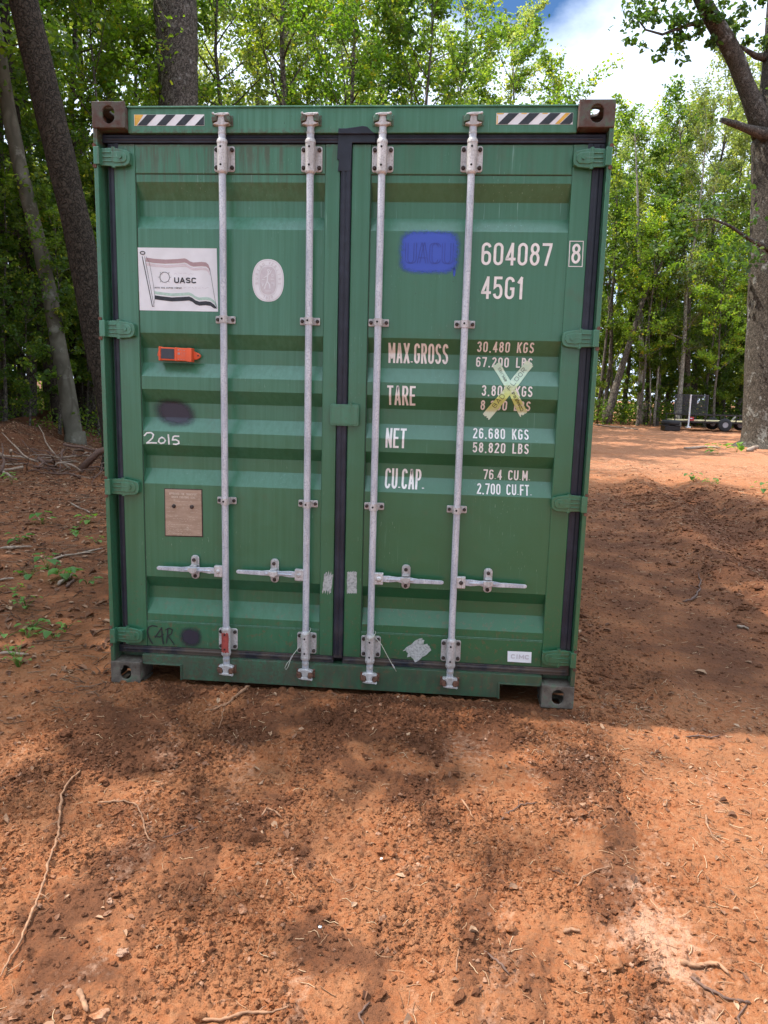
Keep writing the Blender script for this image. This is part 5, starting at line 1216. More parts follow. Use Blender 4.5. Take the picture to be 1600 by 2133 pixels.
def crown_points(seed, h, cb, spread, limbs, sub, mb=None, r0=.15, topr=.35, straight=.03, trunk_pts=None, sides=9, droop=0.0):
    rnd = random.Random(seed); tp = []
    if trunk_pts is None:
        x = y = 0; k = 9
        for i in range(k + 1):
            z = h * .96 * i / k; tp.append(Vector((x, y, z))); x += rnd.uniform(-1, 1) * h * straight / 3; y += rnd.uniform(-1, 1) * h * straight / 3
    else: tp = [Vector(p) for p in trunk_pts]; k = len(tp) - 1
    m = len(tp); rr = [r0 * (1 - .88 * (i / (m - 1)) ** 1.0) * (1.35 if i == 0 else 1) for i in range(m)]
    if mb: mb.tube([tp[0] + Vector((0, 0, -.25))] + tp, [rr[0] * 1.15] + rr, sides, .05, seed)
    pts = []; rad = []
    H = tp[-1].z
    for i in range(limbs):
        t = (i + rnd.random()) / limbs; z = cb + (H - cb) * t ** .9; f = z / H * (m - 1); a = int(min(f, m - 2)); base = tp[a].lerp(tp[a + 1], f - a)
        prof = math.sin(math.pi * min(1, max(.12, .18 + .80 * (1 - t)))) ** .6 if t > .5 else .75 + .5 * t
        ln = spread * prof * rnd.uniform(.7, 1.15); az = i * 2.4 + rnd.uniform(-.5, .5); el = R_(rnd.uniform(12, 48) + 25 * t)
        P = [base]; d = Vector((math.cos(az) * math.cos(el), math.sin(az) * math.cos(el), math.sin(el)))
        for s_ in range(5):
            d = (d + Vector((rnd.uniform(-.18, .18), rnd.uniform(-.18, .18), rnd.uniform(-.06, .14) - droop))).normalized(); P.append(P[-1] + d * ln / 5)
        br = max(.012, r0 * .28 * (1 - t * .6))
        if mb: mb.tube(P, [br, br * .8, br * .62, br * .45, br * .3, br * .16], 5, 0, seed + i)
        for s_ in range(sub):
            u = .25 + .75 * (s_ + rnd.random()) / sub; f = u * 5; a = int(min(f, 4)); b0 = P[a].lerp(P[a + 1], f - a)
            dd = (d + Vector((rnd.uniform(-1, 1), rnd.uniform(-1, 1), rnd.uniform(-.5, .5)))).normalized(); l2 = ln * rnd.uniform(.18, .38)
            e = b0 + dd * l2; mid = b0 + dd * l2 * .5 + Vector((0, 0, l2 * .06))
            if mb: mb.tube([b0, mid, e], [br * .35, br * .22, .004], 4, 0, 1)
            pts += [tuple(e), tuple(b0.lerp(e, .55))]; rad += [max(.22, l2 * .62), max(.18, l2 * .5)]
    return pts, rad

PROTO = {}
def tree_proto(key, name, seed, h, cb, spread, limbs, sub, per, size, r0, leaf='leaf', bark='bark', up=.55, **kw):
    mb = MB(); pts, rad = crown_points(seed, h, cb, spread, limbs, sub, mb, r0, **kw)
    root = empty(name); tk = mb.build('trunk', M[bark], root, recalc=False)
    V, q, ti = leaf_cloud(pts, rad, per, size, seed + 100, up); cr_ = np_obj('crown', V, quads=q, mat=M[leaf], parent=root, attrs={'tint': ti}); PROTO[key] = (root, tk, cr_, [False]); return root
def place(key, x, y, s=1.0, rz=0.0, label='', cat='tree', group=None, leaf=None, z=None, tilt=(0, 0), zs=1.0):
    root, tk, cr_, used = PROTO[key]
    if not used[0]: r = root; used[0] = True; kids = (tk, cr_)
    else:
        r = root.copy(); COL.objects.link(r); kids = []
        for c in (tk, cr_): d = c.copy(); COL.objects.link(d); d.parent = r; kids.append(d)
    zz = float(gz(x, y)) if z is None else z
    r.location = (x, y, zz - .05); r.rotation_euler = (tilt[0], tilt[1], rz); r.scale = (s, s, s * zs)
    for k in ('label', 'category', 'group'):
        if k in r: del r[k]
    tag(r, label, cat, group); return r

tree_proto('A1', 'broadleaf_tree', 1, 17, 4.5, 3.3, 24, 7, 26, .135, .17)
tree_proto('A2', 'broadleaf_tree', 2, 19, 5.5, 3.0, 24, 7, 26, .125, .19)
tree_proto('A3', 'broadleaf_tree', 3, 15, 3.0, 3.2, 24, 7, 26, .145, .14)
tree_proto('S1', 'broadleaf_tree', 11, 20, 11.5, 3.0, 24, 6, 8, .16, .22)                       # sparse tall crown
tree_proto('Y1', 'yellow_green_tree', 4, 12, 3.5, 2.8, 22, 7, 26, .13, .10, leaf='leaf_yellow')
tree_proto('D1', 'thin_dull_tree', 5, 18, 4.0, 2.6, 26, 8, 20, .12, .16, leaf='leaf_dull', bark='bark_pale')
tree_proto('C1', 'sapling', 6, 5.2, .8, 1.7, 15, 6, 20, .105, .035)
tree_proto('C2', 'sapling', 7, 6.8, 1.2, 1.9, 17, 6, 20, .115, .045)
tree_proto('C3', 'sapling', 8, 3.6, .4, 1.4, 13, 5, 18, .095, .025)
tree_proto('F1', 'forest_tree', 9, 20, 3.5, 3.6, 26, 7, 34, .155, .20, leaf='leaf_far_haze')
tree_proto('F2', 'forest_tree', 10, 21, 5.0, 3.2, 24, 7, 34, .15, .19, leaf='leaf_far_haze')
tree_proto('F3', 'forest_tree', 12, 14, 1.2, 3.0, 22, 7, 32, .145, .12)

def at_px(px, Y): return colX(px, Y), Y
rnd = random.Random(31)
LM = [(-9999, 'beyond the left edge'), (0, 'left of the leaning pine'), (150, 'between the leaning pine and the container'), (290, 'over the hazard strip on the left'), (420, 'over the first locking bar'), (560, 'over the second locking bar'), (690, 'over the gap between the doors'), (780, 'over the third locking bar'), (900, 'over the fourth locking bar'), (1030, 'over the hazard strip on the right'), (1180, 'at the open sky gap'), (1235, 'close to the right side of the container'), (1320, 'left of the trailer'), (1410, 'over the trailer gate'), (1490, 'over the trailer deck'), (1560, 'behind the big oak'), (1660, 'beyond the right edge')]
ROW = {'n': 'front row', 'm': 'second row', 'f': 'back row'}
SEEN = {}
def tree_label(px, Y, near, mid, what, uniq=True):
    s = '%s %s, %s' % (what, [t for q_, t in LM if px >= q_][-1], ROW['n' if Y < near else 'm' if Y < mid else 'f'])
    SEEN[s] = SEEN.get(s, 0) + 1
    return s if not uniq or SEEN[s] == 1 else s + (', the farther one' if SEEN[s] == 2 else ', the farthest')
LB = ('leafy forest tree in the shaded wood left of the green container', 'tree', 'forest trees left of the container')
LBK = ('leafy tree rising behind the green container', 'tree', 'forest trees behind the container')
LR = ('slender tree in the far wood right of the container', 'tree', 'forest trees of the far right wood')
LSH = ('tall tree beyond the left edge of the picture shading the yard', 'tree', 'tall trees shading the yard')
LS = ('low leafy sapling in the undergrowth left of the container', 'sapling', 'saplings in the left undergrowth')
LSR = ('low leafy sapling in the far undergrowth right of the container', 'sapling', 'saplings in the far right undergrowth')
# left wood, canopy
for px, Y, k, s in sorted([(-330, 12, 'A1', 1), (-120, 13.5, 'A3', .95), (60, 16.5, 'A1', .9), (-40, 19, 'A2', 1.0), (190, 18.5, 'A3', 1.05), (-260, 18, 'A2', 1), (260, 22, 'A2', .95), (110, 24, 'F3', 1.0), (-160, 26, 'F1', .9), (20, 28, 'F2', .9), (200, 30, 'F1', .85), (-420, 21, 'A1', 1), (-600, 15, 'A2', 1), (-640, 26, 'F1', 1), (-60, 34, 'F3', 1.2), (120, 37, 'F1', 1), (-320, 33, 'F2', 1), (-900, 20, 'A1', 1)], key=lambda q_: q_[1]):
    x, y = at_px(px, Y); place(k, x, y, s * rnd.uniform(.92, 1.08), rnd.uniform(0, 6.28), tree_label(px, Y, 17.6, 27, 'leafy shaded wood tree'), *LB[1:])
# behind the container
for px, Y, k, s in sorted([(300, 20.5, 'A3', 1.0), (470, 20, 'A1', .92), (600, 18.5, 'A2', .86), (720, 21, 'A3', 1.08), (540, 26, 'F2', .9), (680, 27, 'F1', .85), (400, 27, 'F1', .95), (830, 25, 'A1', .93), (800, 31, 'F2', .86), (930, 27, 'A2', .82), (930, 33, 'F1', .80), (600, 35, 'F1', 1), (420, 36, 'F2', 1), (1030, 30, 'A3', 1.06), (1020, 38, 'F2', .93), (1100, 36, 'F3', 1.14), (1165, 40, 'F3', 1.08), (1075, 33, 'A3', .92), (740, 40, 'F1', 1), (300, 40, 'F2', 1)], key=lambda q_: q_[1]):
    x, y = at_px(px, Y); place(k, x, y, s * rnd.uniform(.97, 1.03), rnd.uniform(0, 6.28), tree_label(px, Y, 22.5, 32, 'leafy tree'), *LBK[1:])
x, y = at_px(225, 16.5); place('Y1', x, y, 1.0, .6, 'tree with yellow and orange turning leaves above the top left corner of the container', 'tree')
x, y = at_px(690, 18); place('Y1', x, y, .92, 2.1, 'bright yellow green tree above the middle of the container', 'tree')
x, y = at_px(865, 20.5); place('A3', x, y, .94, 1.1, 'broad crowned tree with dark forked limbs above the right door', 'tree')
x, y = at_px(1205, 46); place('F3', x, y, 1.10, 1.0, 'lowest distant tree showing beside the top right corner casting', 'tree')
# far right wood: front row, then depth
for px, Y, k, s in sorted([(1262, 44, 'F3', 1.25), (1300, 47, 'F2', .88), (1345, 44, 'F3', 1.30), (1390, 50, 'F1', 1.0), (1440, 46, 'F2', 1.04), (1490, 50, 'F1', 1.06), (1540, 45, 'F2', .96), (1590, 48, 'F1', 1.0), (1640, 44, 'F2', 1), (1700, 47, 'F1', 1), (1330, 56, 'F1', 1.0), (1420, 58, 'F2', 1.08), (1500, 58, 'F3', 1.5), (1270, 58, 'F3', 1.4), (1580, 58, 'F1', 1.1), (1780, 42, 'F2', 1), (1860, 46, 'F1', 1), (1960, 40, 'F3', 1.2), (2080, 38, 'F1', 1), (2240, 36, 'F2', 1), (1250, 50, 'F3', 1.25), (1370, 42.5, 'F3', .95), (1470, 43, 'F3', .85), (1550, 42.5, 'F3', .95)], key=lambda q_: q_[1]):
    x, y = at_px(px, Y); place(k, x, y, s * rnd.uniform(.97, 1.03), rnd.uniform(0, 6.28), tree_label(px, Y, 44.5, 52, 'far wood tree'), *LR[1:])
x, y = at_px(1415, 41); place('D1', x, y, .98, .4, 'thin dull olive tree with pale stem standing in front of the far wood', 'tree')
x, y = at_px(1330, 41.5); place('Y1', x, y, .92, 1.4, 'yellow leaved young tree beside the top right corner of the container', 'tree')
x, y = at_px(1490, 39.5); place('Y1', x, y, .80, 4.0, 'yellow leaved young tree left of the big oak', 'tree')
# trees further round to the left whose shade falls over the yard
for x, y, k, s in [(-9.2, 10.8, 'A1', 1.35), (-8.6, 7.6, 'A2', 1.30), (-8.9, 5.2, 'A3', 1.35), (-11.5, 9.4, 'A2', 1.5), (-11.4, 6.4, 'A1', 1.55), (-14, 11, 'A1', 1.65), (-14.2, 7.4, 'A2', 1.6), (-16.4, 9, 'A1', 1.6), (-7.9, 3.1, 'A3', .92), (-8.3, 1.2, 'A3', .86), (-9.4, -.6, 'A3', .84)]:
    place(k, x, y, s, rnd.uniform(0, 6.28), *LSH)
for x, y, s, rz in [(-10.1, .55, .93, .3)]:
    place('S1', x, y, s, rz, 'tall thin crowned tree left of the yard', 'tree', 'thin crowned trees beside the yard')
for x, y, k, s in [(-18.5, 11.5, 'A2', 1.6), (-17.5, 15.5, 'A1', 1.5), (-21, 14, 'A2', 1.6), (-14.5, 15, 'A1', 1.35), (-19, 19, 'A2', 1.5), (-23, 18, 'A1', 1.6), (-16, 21, 'A2', 1.45), (-21, 24, 'A1', 1.6), (-25, 22, 'A2', 1.6)]:
    place(k, x, y, s, rnd.uniform(0, 6.28), 'tall tree deep in the wood beyond the left edge', *LSH[1:])
LBH = ('unseen tree added behind the camera to block low skylight on the doors', 'tree', 'unseen trees added to block low skylight')
for i in range(24):  # arc of unseen trees added to cut skylight near the horizon
    a_ = R_(-118 + 236 * i / 23 + rnd.uniform(-3, 3)); d_ = 15 + 4 * (i % 2) + rnd.uniform(-1, 1); x = 1.5 + d_ * math.sin(a_); y = -3 - d_ * math.cos(a_)
    if x < -8 and y > -9: continue
    place(['A1', 'A2', 'A3', 'F3'][i % 4], x, y, rnd.uniform(1.1, 1.35), rnd.uniform(0, 6.28), *LBH)
# undergrowth
for i in range(46):
    px = rnd.uniform(-420, 240); Y = rnd.uniform(13.2, 24); x, y = at_px(px, Y); place(rnd.choice(['C1', 'C2', 'C3']), x, y, rnd.uniform(.75, 1.15), rnd.uniform(0, 6.28), tree_label(px, Y, 16.5, 20.5, 'low leafy sapling', False), *LS[1:])
for i in range(44):
    px = rnd.uniform(1225, 1800); Y = rnd.uniform(42, 52); x, y = at_px(px, Y); place(rnd.choice(['C1', 'C2', 'C2']), x, y, rnd.uniform(.8, 1.35), rnd.uniform(0, 6.28), tree_label(px, Y, 45, 48.5, 'low leafy sapling', False), *LSR[1:])

# far-off wood that reads as one mass
rs = np.random.RandomState(44); C = []
for i in range(2300):
    a = R_(rs.uniform(-80, 62) if i % 3 else rs.uniform(-60, 0)); r = rs.uniform(62, 78); C.append((CAMP[0] + r * math.sin(a), CAMP[1] + r * math.cos(a), rs.uniform(0, 15 + 3 * math.sin(a * 9))))
C = np.array(C); V, q, ti = leaf_cloud(C, 2.6, 34, .55, 45); o = np_obj('far_wood', V, quads=q, mat=M['leaf'], attrs={'tint': ti}); tag(o, 'far off wood closing the view behind the nearer trees', 'wood', kind='stuff')
# low ground cover under the trees
rs = np.random.RandomState(46); X_ = rs.uniform(-22, 2, 1300); Y_ = rs.uniform(13.5, 30, 1300); C = np.stack([X_, Y_, gz(X_, Y_) + rs.uniform(.1, .7, 1300)], -1)
V, q, ti = leaf_cloud(C, .5, 22, .09, 47); o = np_obj('undergrowth', V, quads=q, mat=M['leaf'], attrs={'tint': ti}); tag(o, 'low green undergrowth on the forest floor at left', 'undergrowth', kind='stuff')
X_ = rs.uniform(8, 30, 900); Y_ = rs.uniform(41.5, 52, 900); C = np.stack([X_, Y_, gz(X_, Y_) + rs.uniform(.1, 1.4, 900)], -1)
V, q, ti = leaf_cloud(C, .9, 20, .17, 48); o = np_obj('undergrowth', V, quads=q, mat=M['leaf'], attrs={'tint': ti}); tag(o, 'low green undergrowth at the far forest edge on the right', 'undergrowth', kind='stuff')

# ---- trunks one can tell apart
def trunk_tree(name, label, pix, Y, radii, bark, sides=22, limbs=None, crown=None, leaf='leaf', foot=1.35, per=26, size=.13, wob=.035, extra=None):
    """trunk following pixel centres at depth Y; radii in metres"""
    P = [atY(px, py, Y) for px, py in pix]
    b = P[0].copy(); g = float(gz(b[0], b[1])); root = empty(name, (b[0], b[1], g)); o0 = np.array([b[0], b[1], g])
    pts = []; rad = []; seg = 4
    for i in range(len(P) - 1):
        for t in range(seg): u = t / seg; pts.append(P[i] * (1 - u) + P[i + 1] * u - o0); rad.append(radii[i] * (1 - u) + radii[i + 1] * u)
    pts.append(P[-1] - o0); rad.append(radii[-1]); pts[0][2] = 0
    pts = [pts[0] + np.array([0, 0, -.4])] + [pts[0]] + [pts[0] + np.array([0, 0, .25])] + pts[1:]; rad = [rad[0] * foot * 1.25, rad[0] * foot, rad[0] * 1.1] + rad[1:]
    mb = MB(); mb.tube(pts, rad, sides, wob, 3)
    if limbs:
        for lp, lr in limbs:
            Q = [atY(px, py, yy) - o0 for px, py, yy in lp]; mb.tube(Q, lr, 12, .05, 5)
    mb.build('trunk', M[bark], root, recalc=False)
    if crown is not None:
        V, q, ti = leaf_cloud(np.array(crown[0]) - o0, crown[1], per, size, 77, .5); np_obj('crown', V, quads=q, mat=M[leaf], parent=root, attrs={'tint': ti})
    tag(root, label, 'tree'); return root
rs = np.random.RandomState(90)
def blob(px, py, Y, n, r, spread):
    c = atY(px, py, Y); return [tuple(c + rs.normal(size=3) * spread) for _ in range(n)], [r] * n
def crown_at(L_):
    P = []; Rd = []
    for a in L_: p, r = blob(*a); P += p; Rd += r
    return P, Rd
trunk_tree('pine_tree', 'leaning reddish brown pine trunk at the left, the thickest left of the container', [(248, 935), (226, 800), (201, 690), (167, 500), (117, 290), (79, 130), (45, -20), (0, -210), (-60, -480)], 9.8, [.27, .26, .255, .25, .248, .245, .24, .22, .15], 'bark_pine', crown=crown_at([(-40, -500, 9.8, 26, .7, 1.6), (30, -650, 10.5, 26, .7, 1.5)]), per=40, size=.12)
trunk_tree('beech_tree', 'smooth pale grey trunk curving up from the root pile at the left', [(158, 935), (138, 800), (122, 720), (105, 620), (84, 520), (62, 430), (38, 330), (18, 230), (0, 120), (-30, -60), (-60, -300)], 13.6, [.22, .19, .18, .17, .165, .16, .16, .155, .15, .13, .09], 'bark_beech', foot=1.2, crown=crown_at([(40, 120, 13.4, 10, .45, .9), (-40, -150, 13.6, 30, .7, 1.6), (75, 560, 13.1, 5, .3, .45), (120, 770, 13.1, 4, .25, .3)]))
trunk_tree('poplar_tree', 'thick furrowed grey trunk rising behind the container above the left door', [(372, 880), (370, 500), (372, 215), (370, 100), (364, 0), (350, -200), (330, -600)], 16.5, [.50, .48, .485, .52, .54, .46, .3], 'bark_poplar', crown=crown_at([(340, -500, 16.5, 40, .9, 2.6), (380, -300, 16.5, 20, .8, 2)]))
trunk_tree('dark_tree', 'dark slim trunk just left of the pale curved trunk', [(128, 915), (118, 830), (100, 740), (85, 650), (70, 560), (50, 420), (38, 300), (20, 150), (0, -80)], 15.6, [.17, .16, .155, .15, .15, .14, .13, .12, .08], 'bark_pine', crown=crown_at([(0, -100, 15.6, 26, .8, 1.8)]))
trunk_tree('dark_tree', 'thin dark stem between the pale trunk and the pine', [(172, 900), (160, 770), (150, 700), (138, 600), (130, 520), (120, 420), (110, 250), (100, 0)], 18.0, [.10, .10, .095, .09, .09, .085, .08, .05], 'bark_pine', crown=crown_at([(100, 0, 18, 20, .8, 1.6)]))
trunk_tree('dark_tree', 'dark trunk at the left edge of the wood', [(10, 900), (5, 700), (0, 500), (-5, 300), (-10, 100), (-20, -100)], 17.0, [.20, .18, .17, .16, .15, .12], 'bark', crown=crown_at([(-20, -100, 17, 20, .8, 1.8)]))
OY = 23.7
oak = trunk_tree('oak_tree', 'massive grey oak trunk forking at the right edge of the picture', [(1604, 932), (1604, 880), (1604, 760), (1606, 620), (1606, 480), (1606, 380), (1604, 300), (1610, 230), (1620, 100), (1628, -20), (1640, -300)], OY,
    [1.0, .88, .80, .72, .66, .60, .58, .47, .42, .40, .3], 'bark_oak', 28,
    limbs=[([(1600, 300, OY), (1578, 240, OY - .2), (1562, 200, OY - .25), (1550, 168, OY - .3), (1535, 128, OY - .4), (1516, 90, OY - .5), (1490, 48, OY - .7), (1464, 2, OY - .9), (1440, -50, OY - 1), (1410, -160, OY - 1.2)], [.42, .34, .29, .27, .27, .28, .27, .24, .21, .15]),
           ([(1600, 282, OY - .4), (1556, 268, OY - 1.0), (1530, 258, OY - 1.3), (1503, 250, OY - 1.5)], [.22, .13, .11, .08]),
           ([(1600, 120, OY), (1574, 117, OY - .3), (1560, 108, OY - .4), (1540, 95, OY - .6)], [.16, .10, .07, .04]),
           ([(1466, 45, OY - .8), (1440, 50, OY - 1), (1410, 60, OY - 1.2), (1380, 72, OY - 1.3), (1345, 62, OY - 1.4), (1320, 28, OY - 1.4)], [.09, .07, .05, .04, .03, .02]),
           ([(1605, 520, OY - .5), (1560, 498, OY - 1.5), (1520, 470, OY - 2.0), (1480, 455, OY - 2.4), (1440, 460, OY - 2.6)], [.10, .06, .045, .03, .015])],
    crown=crown_at([(1345, 40, OY - 1.3, 9, .30, .42), (1390, 75, OY - 1.2, 9, .30, .40), (1365, 95, OY - 1.2, 4, .24, .25), (1425, 15, OY - 1, 10, .34, .40), (1430, 85, OY - 1, 7, .28, .35), (1460, 60, OY - 1, 5, .25, .3), (1340, 15, OY - 1.3, 5, .28, .3), (1485, 75, OY - .8, 3, .2, .25), (1560, 65, OY - .4, 6, .24, .35), (1565, 100, OY - .4, 4, .22, .25), (1500, 20, OY - .7, 4, .22, .3), (1548, 20, OY, 4, .22, .3), (1571, 160, OY, 1, .2, .1),
                   (1450, 455, OY - 2.6, 7, .45, .7), (1510, 480, OY - 2.2, 8, .5, .7), (1560, 500, OY - 2.0, 8, .5, .7), (1400, 475, OY - 2.6, 5, .4, .6), (1580, 540, OY - 1.6, 5, .4, .6),
                   (1480, -300, OY, 60, 1.0, 3.2), (1650, -260, OY, 60, 1.0, 3.2), (1400, -120, OY - 1, 14, .6, 1.3)]), leaf='leaf_oak', per=20, size=.18, foot=1.3)
# slim stems of the far wood, each its own tree
for k_, (pix, Y, r, bk, lab) in enumerate([
    ([(1262, 890), (1285, 800), (1310, 720), (1345, 610), (1385, 535), (1400, 510)], 42, .26, 'bark', 'leaning grey trunk crossing the far wood from lower left to upper right'),
    ([(1332, 890), (1337, 760), (1335, 620), (1330, 500), (1328, 400), (1322, 260)], 42.5, .20, 'bark_pale', 'upright pale trunk beside the leaning grey trunk in the far wood'),
    ([(1432, 850), (1432, 740), (1434, 620), (1428, 560), (1424, 500), (1420, 380), (1416, 250)], 43, .22, 'bark', 'upright grey trunk behind the trailer gate'),
    ([(1362, 888), (1368, 820), (1375, 720), (1378, 650), (1380, 560)], 42, .09, 'bark_pale', 'thin pale stem right of the upright pale trunk in the far wood'),
    ([(1355, 888), (1355, 800), (1352, 700), (1350, 600)], 42.2, .06, 'bark_pale', 'thinnest pale stem of the far wood'),
    ([(1273, 888), (1276, 790), (1270, 700), (1264, 560)], 43, .06, 'bark', 'thin stem close to the right side of the container'),
    ([(1412, 850), (1418, 780), (1410, 740), (1405, 700)], 43.2, .15, 'bark_pale', 'short leaning stem left of the trunk behind the trailer gate'),
    ([(1450, 860), (1452, 780), (1450, 700), (1453, 560)], 44, .10, 'bark', 'thin stem right of the trunk behind the trailer gate'),
    ([(1510, 860), (1512, 700), (1508, 560), (1512, 400)], 44, .11, 'bark', 'slim stem left of the big oak in the far wood'),
    ([(1256, 700), (1275, 600), (1302, 540), (1318, 520)], 43, .09, 'bark', 'slim leaning stem high beside the right side of the container')]):
    P = [atY(px, py, Y) for px, py in pix]; P[0][2] = gz(P[0][0], P[0][1]); o0 = P[0].copy(); root = empty('slim_tree', o0); mb = MB(); m = len(P)
    pts = []; 
    for i in range(m - 1):
        for t in range(3): pts.append(P[i] * (1 - t / 3) + P[i + 1] * t / 3 - o0)
    pts.append(P[-1] - o0); mb.tube(pts, [r * (1 - .88 * i / (len(pts) - 1)) for i in range(len(pts))], 9, .06, k_)
    top = P[-1]; e = []
    for j in range(7):
        a = j * 2.4; q0 = P[-1] * .75 + P[-2] * .25 - o0; e0 = q0 + np.array([math.cos(a) * 1.2, math.sin(a) * 1.2, .5 + .2 * j]); mb.tube([q0, (q0 + e0) / 2 + np.array([0, 0, .1]), e0], [.018, .012, .005], 4); e.append(e0)
    mb.build('trunk', M[bk], root, recalc=False); V, q, ti = leaf_cloud(np.array(e), .7, 45, .18, 60 + k_); np_obj('crown', V, quads=q, mat=M['leaf'], parent=root, attrs={'tint': ti}); tag(root, lab, 'tree', 'slim stems of the far wood')
# lower stems of the left wood
for k_, (px, Y, r, h, lean) in enumerate([(40, 20, .12, 15, .4), (95, 22, .10, 14, -.3), (-60, 17, .14, 16, .5), (180, 21, .09, 13, .3), (25, 25, .13, 16, 0), (200, 26, .12, 15, -.2), (-140, 19, .15, 16, .2), (70, 30, .15, 17, .2)]):
    x, y = at_px(px, Y); root = empty('slim_tree', (x, y, float(gz(x, y)))); mb = MB(); pts = [(lean * (i / 8) ** 1.3 + .08 * math.sin(i * 1.7 + k_), .06 * math.cos(i + k_), -.2 + h * i / 8) for i in range(9)]; mb.tube(pts, [r * (1 - .07 * i) for i in range(9)], 9, .06, k_); e = []
    for j in range(14):
        a = j * 2.4; z = h * (.3 + .7 * j / 14); e0 = np.array([lean * (z / h) ** 1.3 + math.cos(a) * 1.6, math.sin(a) * 1.6, z + .5]); b0 = np.array([lean * (z / h) ** 1.3, 0, z - .2]); mb.tube([b0, (b0 + e0) / 2, e0], [.03, .02, .008], 4); e += [e0, (b0 + e0) / 2]
    mb.build('trunk', M['bark'], root, recalc=False); V, q, ti = leaf_cloud(np.array(e), .55, 26, .12, 160 + k_); np_obj('crown', V, quads=q, mat=M['leaf'], parent=root, attrs={'tint': ti}); tag(root, 'slim dark trunk deep in the shaded wood at left', 'tree', 'slim trunks deep in the left wood')

# root pile on the bank
rnd = random.Random(8); p0 = gnd(160, 985); root = empty('root_pile', (p0[0], p0[1], float(gz(p0[0], p0[1])))); tag(root, 'tangled pile of torn roots and dead branches on the bank at left', 'root pile')
mb = MB(); mc = MB()
for i in range(110):
    x, y = rnd.uniform(-2.8, 1.3), rnd.uniform(-1.1, 1.0); z = max(.02, .60 - .16 * abs(x) - .3 * abs(y)) * rnd.random(); a = rnd.uniform(0, 6.28); el = rnd.uniform(-.3, .6); l = rnd.uniform(.35, 1.1); P = [Vector((x, y, z))]; d = Vector((math.cos(a) * math.cos(el), math.sin(a) * math.cos(el), math.sin(el)))
    for s_ in range(6): d = (d + Vector((rnd.uniform(-.35, .35), rnd.uniform(-.35, .35), rnd.uniform(-.3, .25)))).normalized(); P.append(P[-1] + d * l / 6)
    r = rnd.choice([.008, .012, .02, .03]); (mb if i % 3 else mc).tube(P, [r * (1 - .12 * k) for k in range(7)], 6, .2, i)
mb.tube([(.2, -.3, .1), (.5, -.2, .42), (.85, -.1, .58), (1.05, 0, .85), (1.08, 0, 1.05)], [.07, .06, .045, .03, .012], 8, .2, 4); mb.tube([(.85, -.1, .58), (1.1, -.1, .62), (1.3, -.15, .6)], [.04, .025, .01], 7, .2, 4)
mb.build('dead_branches', M['twig_dark'], root, recalc=False); mc.build('torn_roots', M['bare_wood'], root, recalc=False)

# seedlings on the left, each its own plant
M['seedling'] = m_leaf('seedling_leaf', (0.09, 0.20, 0.04), (0.15, 0.28, 0.06), (0.26, 0.36, 0.08), .35)
def seedling(px, py, n, size, h, label, seed, spread=.10):
    rnd = random.Random(seed); p = gnd(px, py); root = empty('seedling', (p[0], p[1], float(gz(p[0], p[1])))); st_ = MB(); lf = MB(); 
    for i in range(n):
        a = rnd.uniform(0, 6.28); rr = spread * rnd.uniform(.2, 1); z = h * rnd.uniform(.35, 1); c = Vector((rr * math.cos(a), rr * math.sin(a) * .8, z)); st_.tube([(0, 0, -.01), (c.x * .4, c.y * .4, z * .6), c], [.0022, .0018, .001], 4)
        s_ = size * rnd.uniform(.6, 1.15); d = Vector((math.cos(a + rnd.uniform(-.6, .6)), math.sin(a + rnd.uniform(-.6, .6)), rnd.uniform(-.5, .15))).normalized(); u = d.cross(Vector((0, 0, 1))).normalized(); w = u.cross(d)
        pr = [(0, 0, 0), (.12, .34, .10), (.38, .46, .14), (.70, .28, .06), (1, 0, -.12), (.70, -.28, .06), (.38, -.46, .14), (.12, -.34, .10), (.5, 0, 0)]
        vs = [c + d * q_[0] * s_ + u * q_[1] * s_ + w * q_[2] * s_ for q_ in pr]; lf.add(vs, [(0, 1, 2, 8), (8, 2, 3, 4), (0, 8, 6, 7), (8, 4, 5, 6)], True)
    st_.build('stem', M['seedling'], root, recalc=False); lf.build('leaf', M['seedling'], root, recalc=False); tag(root, label, 'seedling', 'seedlings on the shaded ground at left')
for i, a in enumerate([(62, 1198, 7, .07, .10, 'heart leaved seedling left of the dark leafy clump'), (98, 1180, 9, .08, .14, 'bushy seedling behind the heart leaved one'), (132, 1200, 12, .085, .12, 'dark leafy clump of seedlings by the short broken branch'), (185, 1088, 7, .09, .12, 'pale seedling close to the left side of the container'),
    (90, 1088, 7, .09, .14, 'seedling with bright leaves in the middle of the shaded bank'), (55, 1262, 9, .05, .12, 'taller spindly seedling above the pair of bright seedlings'), (68, 1305, 10, .05, .07, 'cluster of small bright seedlings in the left middle ground'), (55, 1318, 6, .05, .06, 'small seedling left of the bright cluster'), (140, 1300, 5, .05, .06, 'three leaved seedling nearest the lower left door hinge'), (112, 1320, 5, .055, .06, 'round leaved seedling right of the bright cluster'),
    (38, 1385, 12, .032, .13, 'upright spindly seedling lowest on the left'), (12, 1320, 4, .05, .06, 'seedling at the left edge of the ground'), (30, 1230, 5, .05, .07, 'seedling near the left edge above the spindly one'), (182, 1212, 6, .05, .06, 'faint seedling right of the dark leafy clump'), (25, 1005, 6, .12, .18, 'seedling on the red bank at the left edge'), (160, 1110, 6, .07, .09, 'seedling just below the bare forked twig'), (40, 1125, 6, .08, .1, 'seedling beside the grey level branch at left'), (200, 1125, 5, .06, .08, 'seedling between the long thin branch and the container')]):
    seedling(*a, seed=i + 1)
